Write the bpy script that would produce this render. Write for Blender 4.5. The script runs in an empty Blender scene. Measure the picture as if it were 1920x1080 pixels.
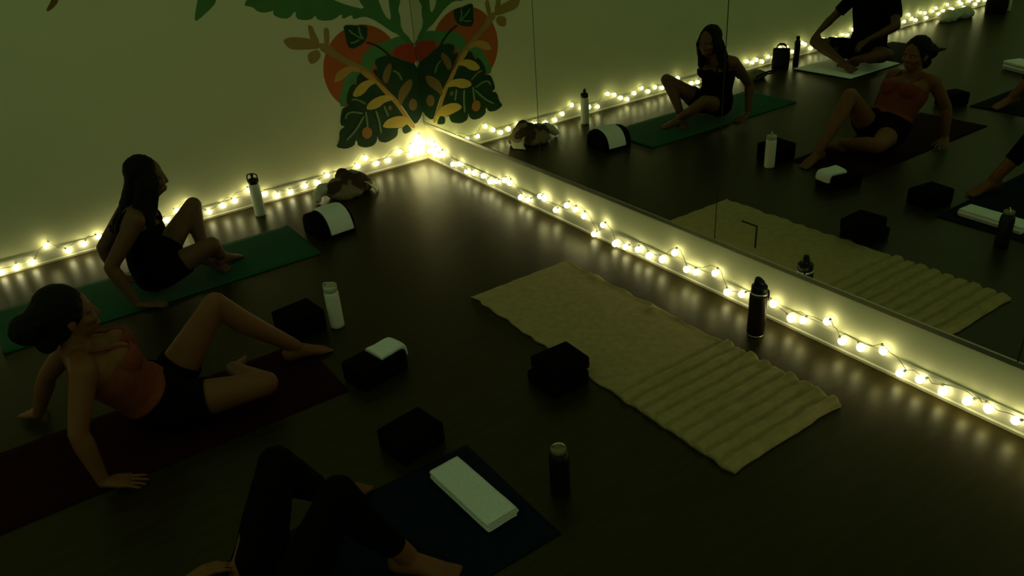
import bpy, bmesh, math, random
import numpy as np
from mathutils import Matrix, Vector
from mathutils.kdtree import KDTree

random.seed(7)
RNG = np.random.default_rng(7)
SC = bpy.context.scene
C = SC.collection

# ------------------------------------------------------------------ camera
# World: corner of the room at the origin, X runs along the painted wall,
# Y runs along the mirrored wall, Z is up.  Metres.
cam_d = bpy.data.cameras.new('camera')
cam = bpy.data.objects.new('camera', cam_d)
C.objects.link(cam)
_r = Vector((-0.81771, 0.57188, -0.06556))
_u = Vector((-0.31737, -0.35289, 0.88020))
_f = Vector((-0.48023, -0.74056, -0.47006))
_m = Matrix((_r, _u, -_f)).transposed().to_4x4()
_m.translation = (2.902, 5.588, 2.077)
cam.matrix_world = _m
cam_d.sensor_width = 36.0
cam_d.lens = 36.0 * 1490.5 / 1920.0
cam_d.clip_start = 0.02
SC.camera = cam

# ------------------------------------------------------------------ ambient light and exposure
AMBIENT = (0.115, 0.168, 0.068)
world = bpy.data.worlds.new('dim_room')
SC.world = world
world.use_nodes = True
_bg = world.node_tree.nodes['Background']
_bg.inputs[0].default_value = (*AMBIENT, 1)
_bg.inputs[1].default_value = 1.0
BULB_STRENGTH = 8.8
BULB_COLOUR = (1.0, 0.96, 0.50)
SC.view_settings.view_transform = 'Standard'
SC.view_settings.look = 'None'
SC.view_settings.exposure = 0.0
SC.view_settings.gamma = 1.0
SC.view_settings.use_curve_mapping = False
SC.cycles.caustics_reflective = False
SC.cycles.caustics_refractive = False
SC.cycles.sample_clamp_indirect = 2.0

# ------------------------------------------------------------------ materials
MATS = {}
def mat(name, col, rough=0.8, metal=0.0, spec=0.3, vary=0.0, scale=30.0, bump=0.0, bscale=60.0,
        emit=None, estr=0.0, col2=None, detail=3.0, contrast=(0.35, 0.65), sheen=0.0, stretch=None, tint=None):
    if name in MATS:
        return MATS[name]
    m = bpy.data.materials.new(name)
    m.use_nodes = True
    nt = m.node_tree
    b = nt.nodes['Principled BSDF']
    b.inputs['Base Color'].default_value = (*col, 1)
    b.inputs['Roughness'].default_value = rough
    b.inputs['Metallic'].default_value = metal
    b.inputs['Specular IOR Level'].default_value = spec
    if tint:
        b.inputs['Specular Tint'].default_value = (*tint, 1)
    if sheen:
        b.inputs['Sheen Weight'].default_value = sheen
    tc = nt.nodes.new('ShaderNodeTexCoord')
    src = tc.outputs['Object']
    if stretch:
        mp = nt.nodes.new('ShaderNodeMapping')
        mp.inputs['Scale'].default_value = stretch
        nt.links.new(src, mp.inputs['Vector'])
        src = mp.outputs['Vector']
    if vary > 0 or col2 is not None:
        n = nt.nodes.new('ShaderNodeTexNoise')
        n.inputs['Scale'].default_value = scale
        n.inputs['Detail'].default_value = detail
        nt.links.new(src, n.inputs['Vector'])
        r = nt.nodes.new('ShaderNodeValToRGB')
        c2 = col2 if col2 is not None else tuple(max(0, c * (1 - vary)) for c in col)
        r.color_ramp.elements[0].position = contrast[0]
        r.color_ramp.elements[1].position = contrast[1]
        r.color_ramp.elements[0].color = (*c2, 1)
        r.color_ramp.elements[1].color = (*col, 1)
        nt.links.new(n.outputs['Fac'], r.inputs['Fac'])
        nt.links.new(r.outputs['Color'], b.inputs['Base Color'])
    if bump > 0:
        n2 = nt.nodes.new('ShaderNodeTexNoise')
        n2.inputs['Scale'].default_value = bscale
        n2.inputs['Detail'].default_value = 4
        nt.links.new(src, n2.inputs['Vector'])
        bp = nt.nodes.new('ShaderNodeBump')
        bp.inputs['Strength'].default_value = bump
        bp.inputs['Distance'].default_value = 0.01
        nt.links.new(n2.outputs['Fac'], bp.inputs['Height'])
        nt.links.new(bp.outputs['Normal'], b.inputs['Normal'])
    if emit:
        b.inputs['Emission Color'].default_value = (*emit, 1)
        b.inputs['Emission Strength'].default_value = estr
    MATS[name] = m
    return m

WALL = mat('wall_paint', (0.85, 0.80, 0.51), 0.75, vary=0.05, scale=2.0, bump=0.06, bscale=180)
TRIMM = mat('baseboard_paint', (0.66, 0.62, 0.45), 0.5, vary=0.06, scale=9)
FLOOR = mat('floor_vinyl', (0.026, 0.0175, 0.003), 0.36, spec=0.23, tint=(1.0, 0.90, 0.30), vary=0.35, scale=3.0, bump=0.04, bscale=25, stretch=(1.2, 9, 1))
MIRROR = mat('mirror_silver', (0.80, 0.86, 0.74), 0.0, metal=1.0)
SEAM = mat('mirror_seam', (0.02, 0.022, 0.015), 0.6)
ALU = mat('aluminium', (0.62, 0.61, 0.52), 0.3, metal=1.0, vary=0.08, scale=40)
BULB = mat('bulb_glow', (1, 0.95, 0.7), 0.4, emit=BULB_COLOUR, estr=BULB_STRENGTH)
WIRE = mat('clear_wire', (0.24, 0.23, 0.14), 0.4, vary=0.2)
SOCKET = mat('socket_plastic', (0.75, 0.72, 0.5), 0.45, vary=0.1)
FOAM = mat('black_foam', (0.0035, 0.0035, 0.0035), 0.95, spec=0.04, vary=0.3, scale=200, bump=0.1, bscale=300)
WHITE_T = mat('white_terry', (0.90, 0.92, 0.88), 0.95, spec=0.1, vary=0.12, scale=140, bump=0.5, bscale=420, sheen=0.1)
BEIGE_T = mat('beige_terry', (0.47, 0.36, 0.155), 0.95, spec=0.1, vary=0.16, scale=25, bump=0.5, bscale=420, sheen=0.1)
MAT_G = mat('green_mat', (0.012, 0.088, 0.042), 0.85, spec=0.10, vary=0.15, scale=40, bump=0.2, bscale=300)
MAT_R = mat('dark_red_mat', (0.020, 0.0018, 0.002), 0.9, spec=0.06, vary=0.2, scale=40, bump=0.2, bscale=300)
MAT_B = mat('dark_blue_mat', (0.003, 0.011, 0.020), 0.9, spec=0.06, vary=0.2, scale=40, bump=0.2, bscale=300)
MAT_K = mat('black_mat', (0.006, 0.008, 0.007), 0.9, spec=0.06, vary=0.2, scale=40)
B_WHITE = mat('white_powder_coat', (0.76, 0.74, 0.62), 0.45, spec=0.4, vary=0.04, scale=60)
B_GREY = mat('pale_plastic', (0.42, 0.42, 0.33), 0.5, spec=0.3, vary=0.06, scale=60)
B_BLACK = mat('black_plastic', (0.006, 0.005, 0.004), 0.4, spec=0.2, vary=0.2, scale=60)
B_DARK = mat('dark_bottle_metal', (0.035, 0.022, 0.014), 0.28, metal=0.7, vary=0.15, scale=60)
STEEL = mat('brushed_steel', (0.62, 0.60, 0.50), 0.22, metal=1.0, vary=0.1, scale=80)
PLATE = mat('polished_plate', (0.82, 0.87, 0.76), 0.06, metal=1.0, vary=0.05, scale=20)
CAMO = mat('camo_cloth', (0.20, 0.16, 0.09), 0.9, spec=0.1, col2=(0.055, 0.034, 0.02), scale=9, detail=1.0, contrast=(0.46, 0.52), bump=0.3, bscale=200)
PALE_C = mat('pale_cloth', (0.55, 0.52, 0.40), 0.9, spec=0.1, vary=0.15, scale=20, bump=0.3, bscale=200)
BAG_K = mat('black_canvas', (0.012, 0.010, 0.008), 0.85, spec=0.1, vary=0.3, scale=60, bump=0.3, bscale=300)
SKIN_A = mat('skin_tan', (0.13, 0.058, 0.022), 0.6, spec=0.3, vary=0.10, scale=14, bump=0.05, bscale=200)
SKIN_B = mat('skin_warm', (0.185, 0.066, 0.019), 0.6, spec=0.3, vary=0.10, scale=14, bump=0.05, bscale=200)
SKIN_C = mat('skin_brown', (0.11, 0.048, 0.018), 0.6, spec=0.3, vary=0.10, scale=14, bump=0.05, bscale=200)
HAIR = mat('dark_hair', (0.006, 0.004, 0.003), 0.65, spec=0.12, vary=0.5, scale=60, stretch=(1, 1, 0.15))
BLACK_C = mat('black_knit', (0.003, 0.0025, 0.0025), 0.95, spec=0.05, vary=0.3, scale=120, bump=0.2, bscale=300)
PINK_C = mat('salmon_knit', (0.20, 0.048, 0.024), 0.9, spec=0.1, vary=0.15, scale=60, bump=0.2, bscale=300)
RED_C = mat('red_trim', (0.30, 0.004, 0.006), 0.9, spec=0.1, vary=0.1)
EYE = mat('eye_white', (0.22, 0.20, 0.17), 0.3, vary=0.05)
IRIS = mat('eye_iris', (0.02, 0.012, 0.008), 0.2, vary=0.05)
LIP = mat('lips', (0.26, 0.075, 0.04), 0.5, vary=0.05)
PAINT = {
    'orange': mat('paint_orange', (0.56, 0.125, 0.016), 0.7, vary=0.12, scale=5),
    'teal': mat('paint_teal', (0.10, 0.30, 0.10), 0.7, vary=0.12, scale=5),
    'palm': mat('paint_palm_green', (0.085, 0.25, 0.065), 0.7, vary=0.15, scale=5),
    'brown': mat('paint_brown', (0.20, 0.10, 0.02), 0.7, vary=0.1, scale=5),
    'sprig': mat('paint_ochre', (0.42, 0.26, 0.075), 0.7, vary=0.1, scale=5),
    'leaf_orange': mat('paint_apricot', (0.62, 0.34, 0.075), 0.7, vary=0.08, scale=5),
    'leaf_yellow': mat('paint_yellow', (0.74, 0.50, 0.09), 0.7, vary=0.1, scale=5),
    'leaf_brown': mat('paint_umber', (0.27, 0.17, 0.05), 0.7, vary=0.1, scale=5),
    'dark': mat('paint_dark_green', (0.012, 0.050, 0.010), 0.7, vary=0.25, scale=6),
    'red': mat('paint_red', (0.50, 0.06, 0.012), 0.7, vary=0.12, scale=5),
    'dot': mat('paint_rust', (0.42, 0.18, 0.03), 0.7, vary=0.1, scale=5),
    'vein': mat('paint_light_green', (0.16, 0.28, 0.10), 0.7, vary=0.1, scale=5),
}

# ------------------------------------------------------------------ helpers
def tag(o, label=None, cat=None, group=None, kind=None):
    if label: o['label'] = label
    if cat: o['category'] = cat
    if group: o['group'] = group
    if kind: o['kind'] = kind
    return o

def empty(name, loc, label=None, cat=None, group=None, rz=0.0):
    o = bpy.data.objects.new(name, None)
    o.empty_display_size = 0.05
    C.objects.link(o)
    o.location = loc
    o.rotation_euler = (0, 0, rz)
    return tag(o, label, cat, group)

def mesh_obj(name, V, F, material, parent=None, smooth=True, rel=True, loc=None):
    """V in world coordinates; stored relative to its thing's base when rel."""
    V = np.asarray(V, float)
    base = np.zeros(3)
    if rel:
        q = parent
        while q is not None:
            base = base + np.array(q.location)
            q = q.parent
    if loc is not None:
        base = base + np.array(loc)
    me = bpy.data.meshes.new(name)
    me.from_pydata((V - base).tolist(), [], F if isinstance(F, list) else F.tolist())
    me.materials.append(material)
    if smooth:
        me.polygons.foreach_set('use_smooth', [True] * len(me.polygons))
    me.update()
    o = bpy.data.objects.new(name, me)
    C.objects.link(o)
    if parent is not None:
        o.parent = parent
    if loc is not None:
        o.location = loc
    return o

class MB:
    def __init__(s): s.v = []; s.f = []; s.n = 0
    def add(s, V, F):
        s.v.append(np.asarray(V, float)); s.f += [[i + s.n for i in f] for f in F]; s.n += len(V)
        return s
    def V(s): return np.concatenate(s.v)
    def obj(s, name, m, parent=None, smooth=True, rel=True, loc=None):
        return mesh_obj(name, s.V(), s.f, m, parent, smooth, rel, loc)

def loft(rings, cap=True):
    n = len(rings[0]); V = np.concatenate(rings); F = []
    for i in range(len(rings) - 1):
        for j in range(n):
            k = (j + 1) % n
            F.append([i * n + j, i * n + k, (i + 1) * n + k, (i + 1) * n + j])
    if cap:
        a = len(V); V = np.concatenate([V, [rings[0].mean(0)], [rings[-1].mean(0)]])
        b = (len(rings) - 1) * n
        for j in range(n):
            k = (j + 1) % n
            F.append([a, k, j]); F.append([a + 1, b + j, b + k])
    return V, F

def unit(v):
    v = np.asarray(v, float); return v / (np.linalg.norm(v) + 1e-12)

def frame(d):
    d = unit(d)
    a = np.array([0, 0, 1.0]) if abs(d[2]) < 0.9 else np.array([1.0, 0, 0])
    u = unit(np.cross(d, a)); return u, np.cross(d, u)

def tube(pts, radii, n=10, ends=True):
    """tube through points with per-point radius and rounded ends"""
    pts = np.asarray(pts, float); radii = np.asarray(radii, float) * np.ones(len(pts))
    T = np.linspace(0, 2 * np.pi, n, endpoint=False)
    rings = []
    d0 = unit(pts[1] - pts[0]); u, v = frame(d0)
    def ring(c, r, u, v): return c + r * (np.cos(T)[:, None] * u + np.sin(T)[:, None] * v)
    if ends:
        for t in (0.99, 0.75, 0.4):
            rings.append(ring(pts[0] - d0 * radii[0] * t, radii[0] * math.sqrt(max(1 - t * t, .01)), u, v))
    for i in range(len(pts)):
        d = unit(pts[min(i + 1, len(pts) - 1)] - pts[max(i - 1, 0)])
        u = unit(u - d * (u @ d)); v = np.cross(d, u)
        rings.append(ring(pts[i], radii[i], u, v))
    if ends:
        for t in (0.4, 0.75, 0.99):
            rings.append(ring(pts[-1] + d * radii[-1] * t, radii[-1] * math.sqrt(max(1 - t * t, .01)), u, v))
    return loft(rings)

def ellipsoid(c, ax, n=16, m=10):
    """ax: three axis vectors (scaled)"""
    c = np.asarray(c, float); a, b, d = [np.asarray(x, float) for x in ax]
    T = np.linspace(0, 2 * np.pi, n, endpoint=False); rings = []
    for p in np.linspace(-math.pi / 2 * .97, math.pi / 2 * .97, m):
        rings.append(c + d * math.sin(p) + math.cos(p) * (np.cos(T)[:, None] * a + np.sin(T)[:, None] * b))
    return loft(rings)

def eloft(secs, side, n=20, sq=1.0):
    """elliptic loft: (centre, half width, half depth) with width along side"""
    cs = np.array([s[0] for s in secs], float); T = np.linspace(0, 2 * np.pi, n, endpoint=False); rings = []
    ca, sa = np.cos(T), np.sin(T)
    ca = np.sign(ca) * np.abs(ca) ** sq; sa = np.sign(sa) * np.abs(sa) ** sq
    for i, s in enumerate(secs):
        d = unit(cs[min(i + 1, len(cs) - 1)] - cs[max(i - 1, 0)])
        sd = np.asarray(side[i] if isinstance(side, list) else side, float)
        u = unit(sd - d * (sd @ d)); v = np.cross(d, u)
        rings.append(cs[i] + ca[:, None] * u * s[1] + sa[:, None] * v * s[2])
    return loft(rings)

def box(x0, x1, y0, y1, z0, z1):
    V = [(x0, y0, z0), (x1, y0, z0), (x1, y1, z0), (x0, y1, z0), (x0, y0, z1), (x1, y0, z1), (x1, y1, z1), (x0, y1, z1)]
    F = [[3, 2, 1, 0], [4, 5, 6, 7], [0, 1, 5, 4], [1, 2, 6, 5], [2, 3, 7, 6], [3, 0, 4, 7]]
    return np.array(V, float), F

def bevel_box(name, size, material, bev, parent=None, loc=(0, 0, 0), rz=0.0, seg=3):
    bm = bmesh.new()
    bmesh.ops.create_cube(bm, size=1.0)
    for v in bm.verts:
        v.co = Vector((v.co.x * size[0], v.co.y * size[1], (v.co.z + .5) * size[2]))
    bmesh.ops.bevel(bm, geom=bm.edges[:], offset=bev, segments=seg, profile=0.5, affect='EDGES')
    me = bpy.data.meshes.new(name); bm.to_mesh(me); bm.free()
    me.materials.append(material)
    me.polygons.foreach_set('use_smooth', [True] * len(me.polygons))
    o = bpy.data.objects.new(name, me); C.objects.link(o)
    o.location = loc; o.rotation_euler = (0, 0, rz)
    if parent is not None: o.parent = parent
    return o

def lathe(prof, n=32):
    T = np.linspace(0, 2 * np.pi, n, endpoint=False)
    rings = [np.stack([r * np.cos(T), r * np.sin(T), np.full(n, z)], 1) for r, z in prof]
    return loft(rings)

def noise3(P, s, seed=0):
    r = np.random.default_rng(seed); out = np.zeros(len(P))
    for k in range(6):
        d = r.normal(size=3); ph = r.uniform(0, 6.28)
        out += np.sin(P @ d * s + ph)
    return out / 6

def remesh(V, F, vox, smooth=3, name='tmp'):
    me = bpy.data.meshes.new(name)
    me.from_pydata(np.asarray(V).tolist(), [], F)
    o = bpy.data.objects.new(name, me); C.objects.link(o)
    md = o.modifiers.new('r', 'REMESH'); md.mode = 'VOXEL'; md.voxel_size = vox
    dg = bpy.context.evaluated_depsgraph_get()
    ev = o.evaluated_get(dg); m2 = ev.to_mesh()
    nv = len(m2.vertices); co = np.empty(nv * 3); m2.vertices.foreach_get('co', co); co = co.reshape(-1, 3)
    lt = np.empty(len(m2.polygons), int); m2.polygons.foreach_get('loop_total', lt)
    lv = np.empty(len(m2.loops), int); m2.loops.foreach_get('vertex_index', lv)
    ne = np.empty(len(m2.edges) * 2, int); m2.edges.foreach_get('vertices', ne); ne = ne.reshape(-1, 2)
    ev.to_mesh_clear()
    bpy.data.objects.remove(o); bpy.data.meshes.remove(me)
    Fq = np.split(lv, np.cumsum(lt)[:-1])
    if (lt == 4).all():
        Fq = lv.reshape(-1, 4)
    deg = np.bincount(ne.ravel(), minlength=nv)[:, None]
    for k in range(smooth):
        for lam in (0.6, -0.35):
            s = np.zeros_like(co)
            np.add.at(s, ne[:, 0], co[ne[:, 1]]); np.add.at(s, ne[:, 1], co[ne[:, 0]])
            co = co + lam * (s / deg - co)
    return co, Fq

def vnormals(V, F):
    F = np.asarray(F)
    n = np.cross(V[F[:, 2]] - V[F[:, 0]], V[F[:, 3]] - V[F[:, 1]])
    N = np.zeros_like(V)
    for k in range(4): np.add.at(N, F[:, k], n)
    return N / (np.linalg.norm(N, axis=1, keepdims=True) + 1e-12)

MURAL = [
 ('orange_disc', 'orange', [(0.763, 0.807), (0.76, 0.848), (0.752, 0.888), (0.739, 0.927), (0.721, 0.963), (0.698, 0.997), (0.671, 1.028), (0.641, 1.055), (0.607, 1.078), (0.57, 1.096), (0.531, 1.109), (0.491, 1.117), (0.45, 1.12), (0.41, 1.117), (0.369, 1.109), (0.331, 1.096), (0.294, 1.078), (0.26, 1.055), (0.229, 1.028), (0.202, 0.997), (0.18, 0.963), (0.162, 0.927), (0.148, 0.888), (0.141, 0.848), (0.138, 0.807), (0.141, 0.766), (0.148, 0.726), (0.162, 0.687), (0.18, 0.651), (0.202, 0.617), (0.229, 0.586), (0.26, 0.559), (0.294, 0.536), (0.331, 0.518), (0.369, 0.505), (0.41, 0.497), (0.45, 0.494), (0.491, 0.497), (0.531, 0.505), (0.57, 0.518), (0.607, 0.536), (0.641, 0.559), (0.671, 0.586), (0.698, 0.617), (0.721, 0.651), (0.739, 0.687), (0.752, 0.726), (0.76, 0.766)]),
 ('background_leaf', 'teal', [(0.679, 0.574), (0.673, 0.636), (0.629, 0.724), (0.597, 0.774), (0.539, 0.804), (0.48, 0.793), (0.439, 0.875), (0.4, 0.926), (0.329, 0.959), (0.219, 0.968), (0.144, 0.99), (0.041, 0.98), (0.024, 0.929), (0.131, 0.919), (0.216, 0.884), (0.282, 0.861), (0.349, 0.838), (0.391, 0.77), (0.488, 0.746), (0.571, 0.706), (0.614, 0.638), (0.625, 0.577), (0.658, 0.562)]),
 ('background_leaf', 'teal', [(0.464, 0.794), (0.444, 0.896), (0.397, 0.928), (0.311, 0.947), (0.161, 0.985), (0.07, 0.976), (0.006, 0.925), (0.001, 0.889), (0.185, 0.915), (0.218, 0.874), (0.344, 0.864), (0.377, 0.778)]),
 ('red_patch', 'red', [(0.187, 0.903), (0.104, 0.924), (0.001, 0.922), (0.001, 0.753), (0.095, 0.8), (0.182, 0.851)]),
 ('palm_frond', 'palm', [(1.239, 1.366), (1.171, 1.347), (1.148, 1.316), (1.111, 1.3), (1.063, 1.3), (1.035, 1.306), (1.045, 1.277), (1.002, 1.249), (0.939, 1.237), (0.883, 1.285), (0.89, 1.229), (0.835, 1.21), (0.776, 1.209), (0.748, 1.233), (0.738, 1.199), (0.685, 1.184), (0.616, 1.181), (0.548, 1.215), (0.556, 1.172), (0.472, 1.197), (0.47, 1.159), (0.383, 1.173), (0.307, 1.135), (0.241, 1.083), (0.175, 1.027), (0.129, 1.004), (0.051, 0.913), (0.039, 0.962), (0.097, 1.038), (0.091, 1.133), (0.103, 1.173), (0.071, 1.24), (0.04, 1.422), (0.147, 1.435), (0.171, 1.254), (0.167, 1.106), (0.214, 1.144), (0.252, 1.265), (0.275, 1.414), (0.43, 1.433), (0.406, 1.286), (0.363, 1.214), (0.494, 1.262), (0.596, 1.312), (0.686, 1.367), (0.901, 1.457), (1.127, 1.445)]),
 ('palm_leaf_tip', 'palm', [(1.516, 1.438), (1.566, 1.32), (1.547, 1.314), (1.426, 1.386), (1.396, 1.421), (1.397, 1.503), (1.47, 1.513)]),
 ('brown_leaf_tip', 'brown', [(2.335, 1.55), (2.382, 1.499), (2.373, 1.489), (2.322, 1.518), (2.299, 1.545), (2.276, 1.601), (2.309, 1.605)]),
 ('sprig_leaf', 'sprig', [(1.018, 1.103), (0.958, 1.119), (0.826, 1.087), (0.751, 1.048), (0.748, 1.004), (0.841, 1.012), (0.976, 1.032)]),
 ('sprig_leaf', 'sprig', [(0.819, 1.168), (0.803, 1.174), (0.782, 1.16), (0.77, 1.105), (0.748, 1.048), (0.789, 1.038), (0.813, 1.064)]),
 ('sprig_leaf', 'sprig', [(0.705, 1.132), (0.683, 1.139), (0.664, 1.123), (0.678, 1.03), (0.699, 1.007), (0.719, 1.032)]),
 ('sprig_leaf', 'sprig', [(0.851, 0.989), (0.772, 1.003), (0.756, 0.962), (0.787, 0.923), (0.844, 0.906), (0.86, 0.947)]),
 ('sprig_stem', 'sprig', [(0.751, 1.048), (0.663, 1.006), (0.651, 0.971), (0.582, 0.915), (0.47, 0.838), (0.402, 0.786), (0.367, 0.721), (0.431, 0.727), (0.513, 0.806), (0.612, 0.886), (0.709, 0.954), (0.761, 0.995)]),
 ('sprig_leaf', 'leaf_orange', [(0.697, 0.758), (0.66, 0.82), (0.584, 0.847), (0.511, 0.837), (0.463, 0.8), (0.503, 0.79), (0.546, 0.805), (0.623, 0.758), (0.684, 0.748)]),
 ('monstera_leaf', 'dark', [(0.767, 0.276), (0.731, 0.319), (0.715, 0.396), (0.662, 0.414), (0.704, 0.433), (0.68, 0.517), (0.659, 0.555), (0.604, 0.559), (0.624, 0.585), (0.609, 0.644), (0.568, 0.706), (0.516, 0.717), (0.509, 0.757), (0.474, 0.782), (0.428, 0.738), (0.395, 0.749), (0.326, 0.687), (0.277, 0.591), (0.211, 0.49), (0.16, 0.39), (0.125, 0.337), (0.198, 0.3), (0.235, 0.301), (0.241, 0.265), (0.258, 0.238), (0.344, 0.212), (0.399, 0.229), (0.412, 0.251), (0.417, 0.29), (0.43, 0.24), (0.467, 0.215), (0.531, 0.215), (0.59, 0.245), (0.588, 0.278), (0.599, 0.295), (0.62, 0.252), (0.692, 0.243)]),
 ('monstera_leaf', 'dark', [(0.339, 0.851), (0.298, 0.864), (0.234, 0.867), (0.174, 0.842), (0.1, 0.801), (0.001, 0.756), (0.001, 0.628), (0.001, 0.466), (0.001, 0.37), (0.077, 0.292), (0.114, 0.357), (0.153, 0.434), (0.213, 0.535), (0.267, 0.604), (0.325, 0.694), (0.376, 0.767), (0.369, 0.786), (0.327, 0.779), (0.351, 0.825)]),
 ('leaf_fragment', 'dark', [(0.198, 0.3), (0.153, 0.321), (0.125, 0.284), (0.116, 0.255), (0.19, 0.241)]),
 ('bud_leaf', 'dark', [(0.554, 1.136), (0.459, 1.121), (0.449, 1.108), (0.422, 1.115), (0.368, 1.101), (0.381, 1.026), (0.42, 0.982), (0.512, 0.959), (0.545, 0.981), (0.549, 1.064)]),
 ('bud_stem', 'dark', [(0.397, 0.98), (0.355, 0.965), (0.31, 0.938), (0.26, 0.893), (0.216, 0.84), (0.203, 0.848), (0.247, 0.902), (0.3, 0.949), (0.348, 0.977), (0.391, 0.993)]),
 ('branch_stem', 'leaf_orange', [(0.464, 0.797), (0.414, 0.774), (0.368, 0.723), (0.288, 0.623), (0.233, 0.561), (0.175, 0.453), (0.129, 0.368), (0.088, 0.299), (0.083, 0.275), (0.109, 0.273), (0.164, 0.361), (0.202, 0.444), (0.248, 0.52), (0.309, 0.591), (0.367, 0.681), (0.429, 0.728), (0.469, 0.77)]),
 ('branch_leaf', 'leaf_brown', [(0.309, 0.691), (0.294, 0.752), (0.244, 0.806), (0.224, 0.806), (0.214, 0.779), (0.242, 0.714), (0.275, 0.656)]),
 ('branch_leaf', 'leaf_brown', [(0.206, 0.526), (0.178, 0.601), (0.114, 0.646), (0.071, 0.66), (0.057, 0.642), (0.067, 0.601), (0.102, 0.556), (0.159, 0.509), (0.182, 0.462)]),
 ('branch_leaf', 'leaf_yellow', [(0.569, 0.636), (0.529, 0.684), (0.47, 0.715), (0.4, 0.719), (0.358, 0.686), (0.423, 0.67), (0.469, 0.63), (0.519, 0.612), (0.557, 0.616)]),
 ('branch_leaf', 'leaf_yellow', [(0.479, 0.503), (0.46, 0.542), (0.4, 0.573), (0.327, 0.583), (0.264, 0.574), (0.23, 0.531), (0.319, 0.527), (0.364, 0.5), (0.421, 0.491)]),
 ('branch_leaf', 'leaf_yellow', [(0.368, 0.346), (0.325, 0.389), (0.249, 0.402), (0.176, 0.39), (0.122, 0.359), (0.09, 0.287), (0.153, 0.321), (0.198, 0.3), (0.279, 0.315), (0.335, 0.328)]),
 ('dot', 'leaf_brown', [(0.042, 0.451), (0.047, 0.434), (0.057, 0.42), (0.071, 0.412), (0.085, 0.412), (0.099, 0.418), (0.109, 0.431), (0.115, 0.448), (0.115, 0.467), (0.11, 0.484), (0.1, 0.497), (0.086, 0.505), (0.072, 0.506), (0.058, 0.499), (0.048, 0.487), (0.042, 0.47)]),
 ('dot', 'dot', [(0.458, 0.318), (0.464, 0.302), (0.475, 0.29), (0.491, 0.283), (0.507, 0.283), (0.523, 0.291), (0.535, 0.303), (0.542, 0.32), (0.542, 0.338), (0.536, 0.354), (0.525, 0.366), (0.509, 0.372), (0.493, 0.372), (0.477, 0.365), (0.465, 0.352), (0.458, 0.336)]),
 ('dot', 'leaf_brown', [(0.262, 0.471), (0.264, 0.465), (0.269, 0.459), (0.275, 0.457), (0.282, 0.457), (0.288, 0.459), (0.293, 0.465), (0.296, 0.471), (0.296, 0.479), (0.294, 0.485), (0.289, 0.491), (0.283, 0.494), (0.276, 0.494), (0.27, 0.491), (0.265, 0.486), (0.262, 0.479)]),
 ('vein', 'vein', [(0.672, 0.304), (0.615, 0.339), (0.559, 0.385), (0.495, 0.456), (0.508, 0.466), (0.57, 0.396), (0.624, 0.35), (0.681, 0.316)]),
 ('vein', 'vein', [(0.492, 0.49), (0.492, 0.432), (0.497, 0.367), (0.482, 0.365), (0.477, 0.43), (0.477, 0.489)]),
 ('vein', 'vein', [(0.409, 0.478), (0.394, 0.41), (0.392, 0.298), (0.376, 0.297), (0.379, 0.41), (0.393, 0.48)]),
 ('vein', 'vein', [(0.335, 0.499), (0.325, 0.46), (0.311, 0.412), (0.295, 0.415), (0.31, 0.463), (0.32, 0.501)]),
 ('vein', 'vein', [(0.649, 0.466), (0.637, 0.499), (0.591, 0.505), (0.509, 0.473), (0.504, 0.486), (0.589, 0.519), (0.646, 0.511), (0.663, 0.472)]),
 ('vein', 'vein', [(0.217, 0.745), (0.175, 0.718), (0.154, 0.661), (0.139, 0.665), (0.162, 0.725), (0.208, 0.756)]),
 ('vein', 'vein', [(0.583, 0.596), (0.541, 0.588), (0.476, 0.54), (0.467, 0.551), (0.534, 0.6), (0.581, 0.61)]),
 ('vein', 'vein', [(0.576, 0.708), (0.54, 0.714), (0.532, 0.701), (0.52, 0.708), (0.537, 0.728), (0.579, 0.721)]),
 ('vein', 'vein', [(0.524, 1.094), (0.497, 1.062), (0.425, 1.011), (0.416, 1.021), (0.488, 1.071), (0.513, 1.101)]),
 ('vein', 'vein', [(0.522, 0.999), (0.484, 0.998), (0.443, 1.012), (0.448, 1.023), (0.486, 1.01), (0.522, 1.011)]),
 ('vein', 'vein', [(0.443, 1.107), (0.447, 1.062), (0.42, 1.012), (0.408, 1.017), (0.434, 1.065), (0.429, 1.106)]),
]

# ------------------------------------------------------------------ the room
XMAX, YMAX, H = 10.0, 8.0, 2.8
MIRROR_Z0, MIRROR_Z1 = 0.294, 2.5
fl = MB().add(*box(-0.3, XMAX, -0.3, YMAX, -0.1, 0.0)).obj('floor', FLOOR, smooth=False)
tag(fl, 'dark brown glossy studio floor', kind='structure')
wl = MB().add(*box(-0.15, XMAX, -0.15, 0.0, 0.0, H)).obj('wall_left', WALL, smooth=False)
tag(wl, 'pale painted wall with leaf mural in its corner', kind='structure')
wr = MB().add(*box(-0.15, -0.010, 0.0, YMAX, 0.0, H)).obj('wall_right', WALL, smooth=False)
tag(wr, 'pale painted wall behind and below the mirrors', kind='structure')

def baseboard(name, along, length, label):
    # profile (out from wall, z)
    prof = [(0, 0), (0.016, 0), (0.016, 0.012), (0.011, 0.018), (0.011, 0.082), (0.008, 0.092), (0.0, 0.096)]
    V = []; 
    for t in (0.0 if along == 'x' else 0.0, length):
        for o, z in prof:
            V.append((t, o, z) if along == 'x' else (o - 0.010, t, z))
    n = len(prof); F = [[i, (i + 1) % n, n + (i + 1) % n, n + i] for i in range(n)] + [list(range(n))[::-1], list(range(n, 2 * n))]
    o = mesh_obj(name, V, F, TRIMM, smooth=False)
    return tag(o, label, kind='structure')
baseboard('baseboard_left', 'x', XMAX, 'pale baseboard along the painted wall')
baseboard('baseboard_right', 'y', YMAX, 'pale baseboard along the mirrored wall')

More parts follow.
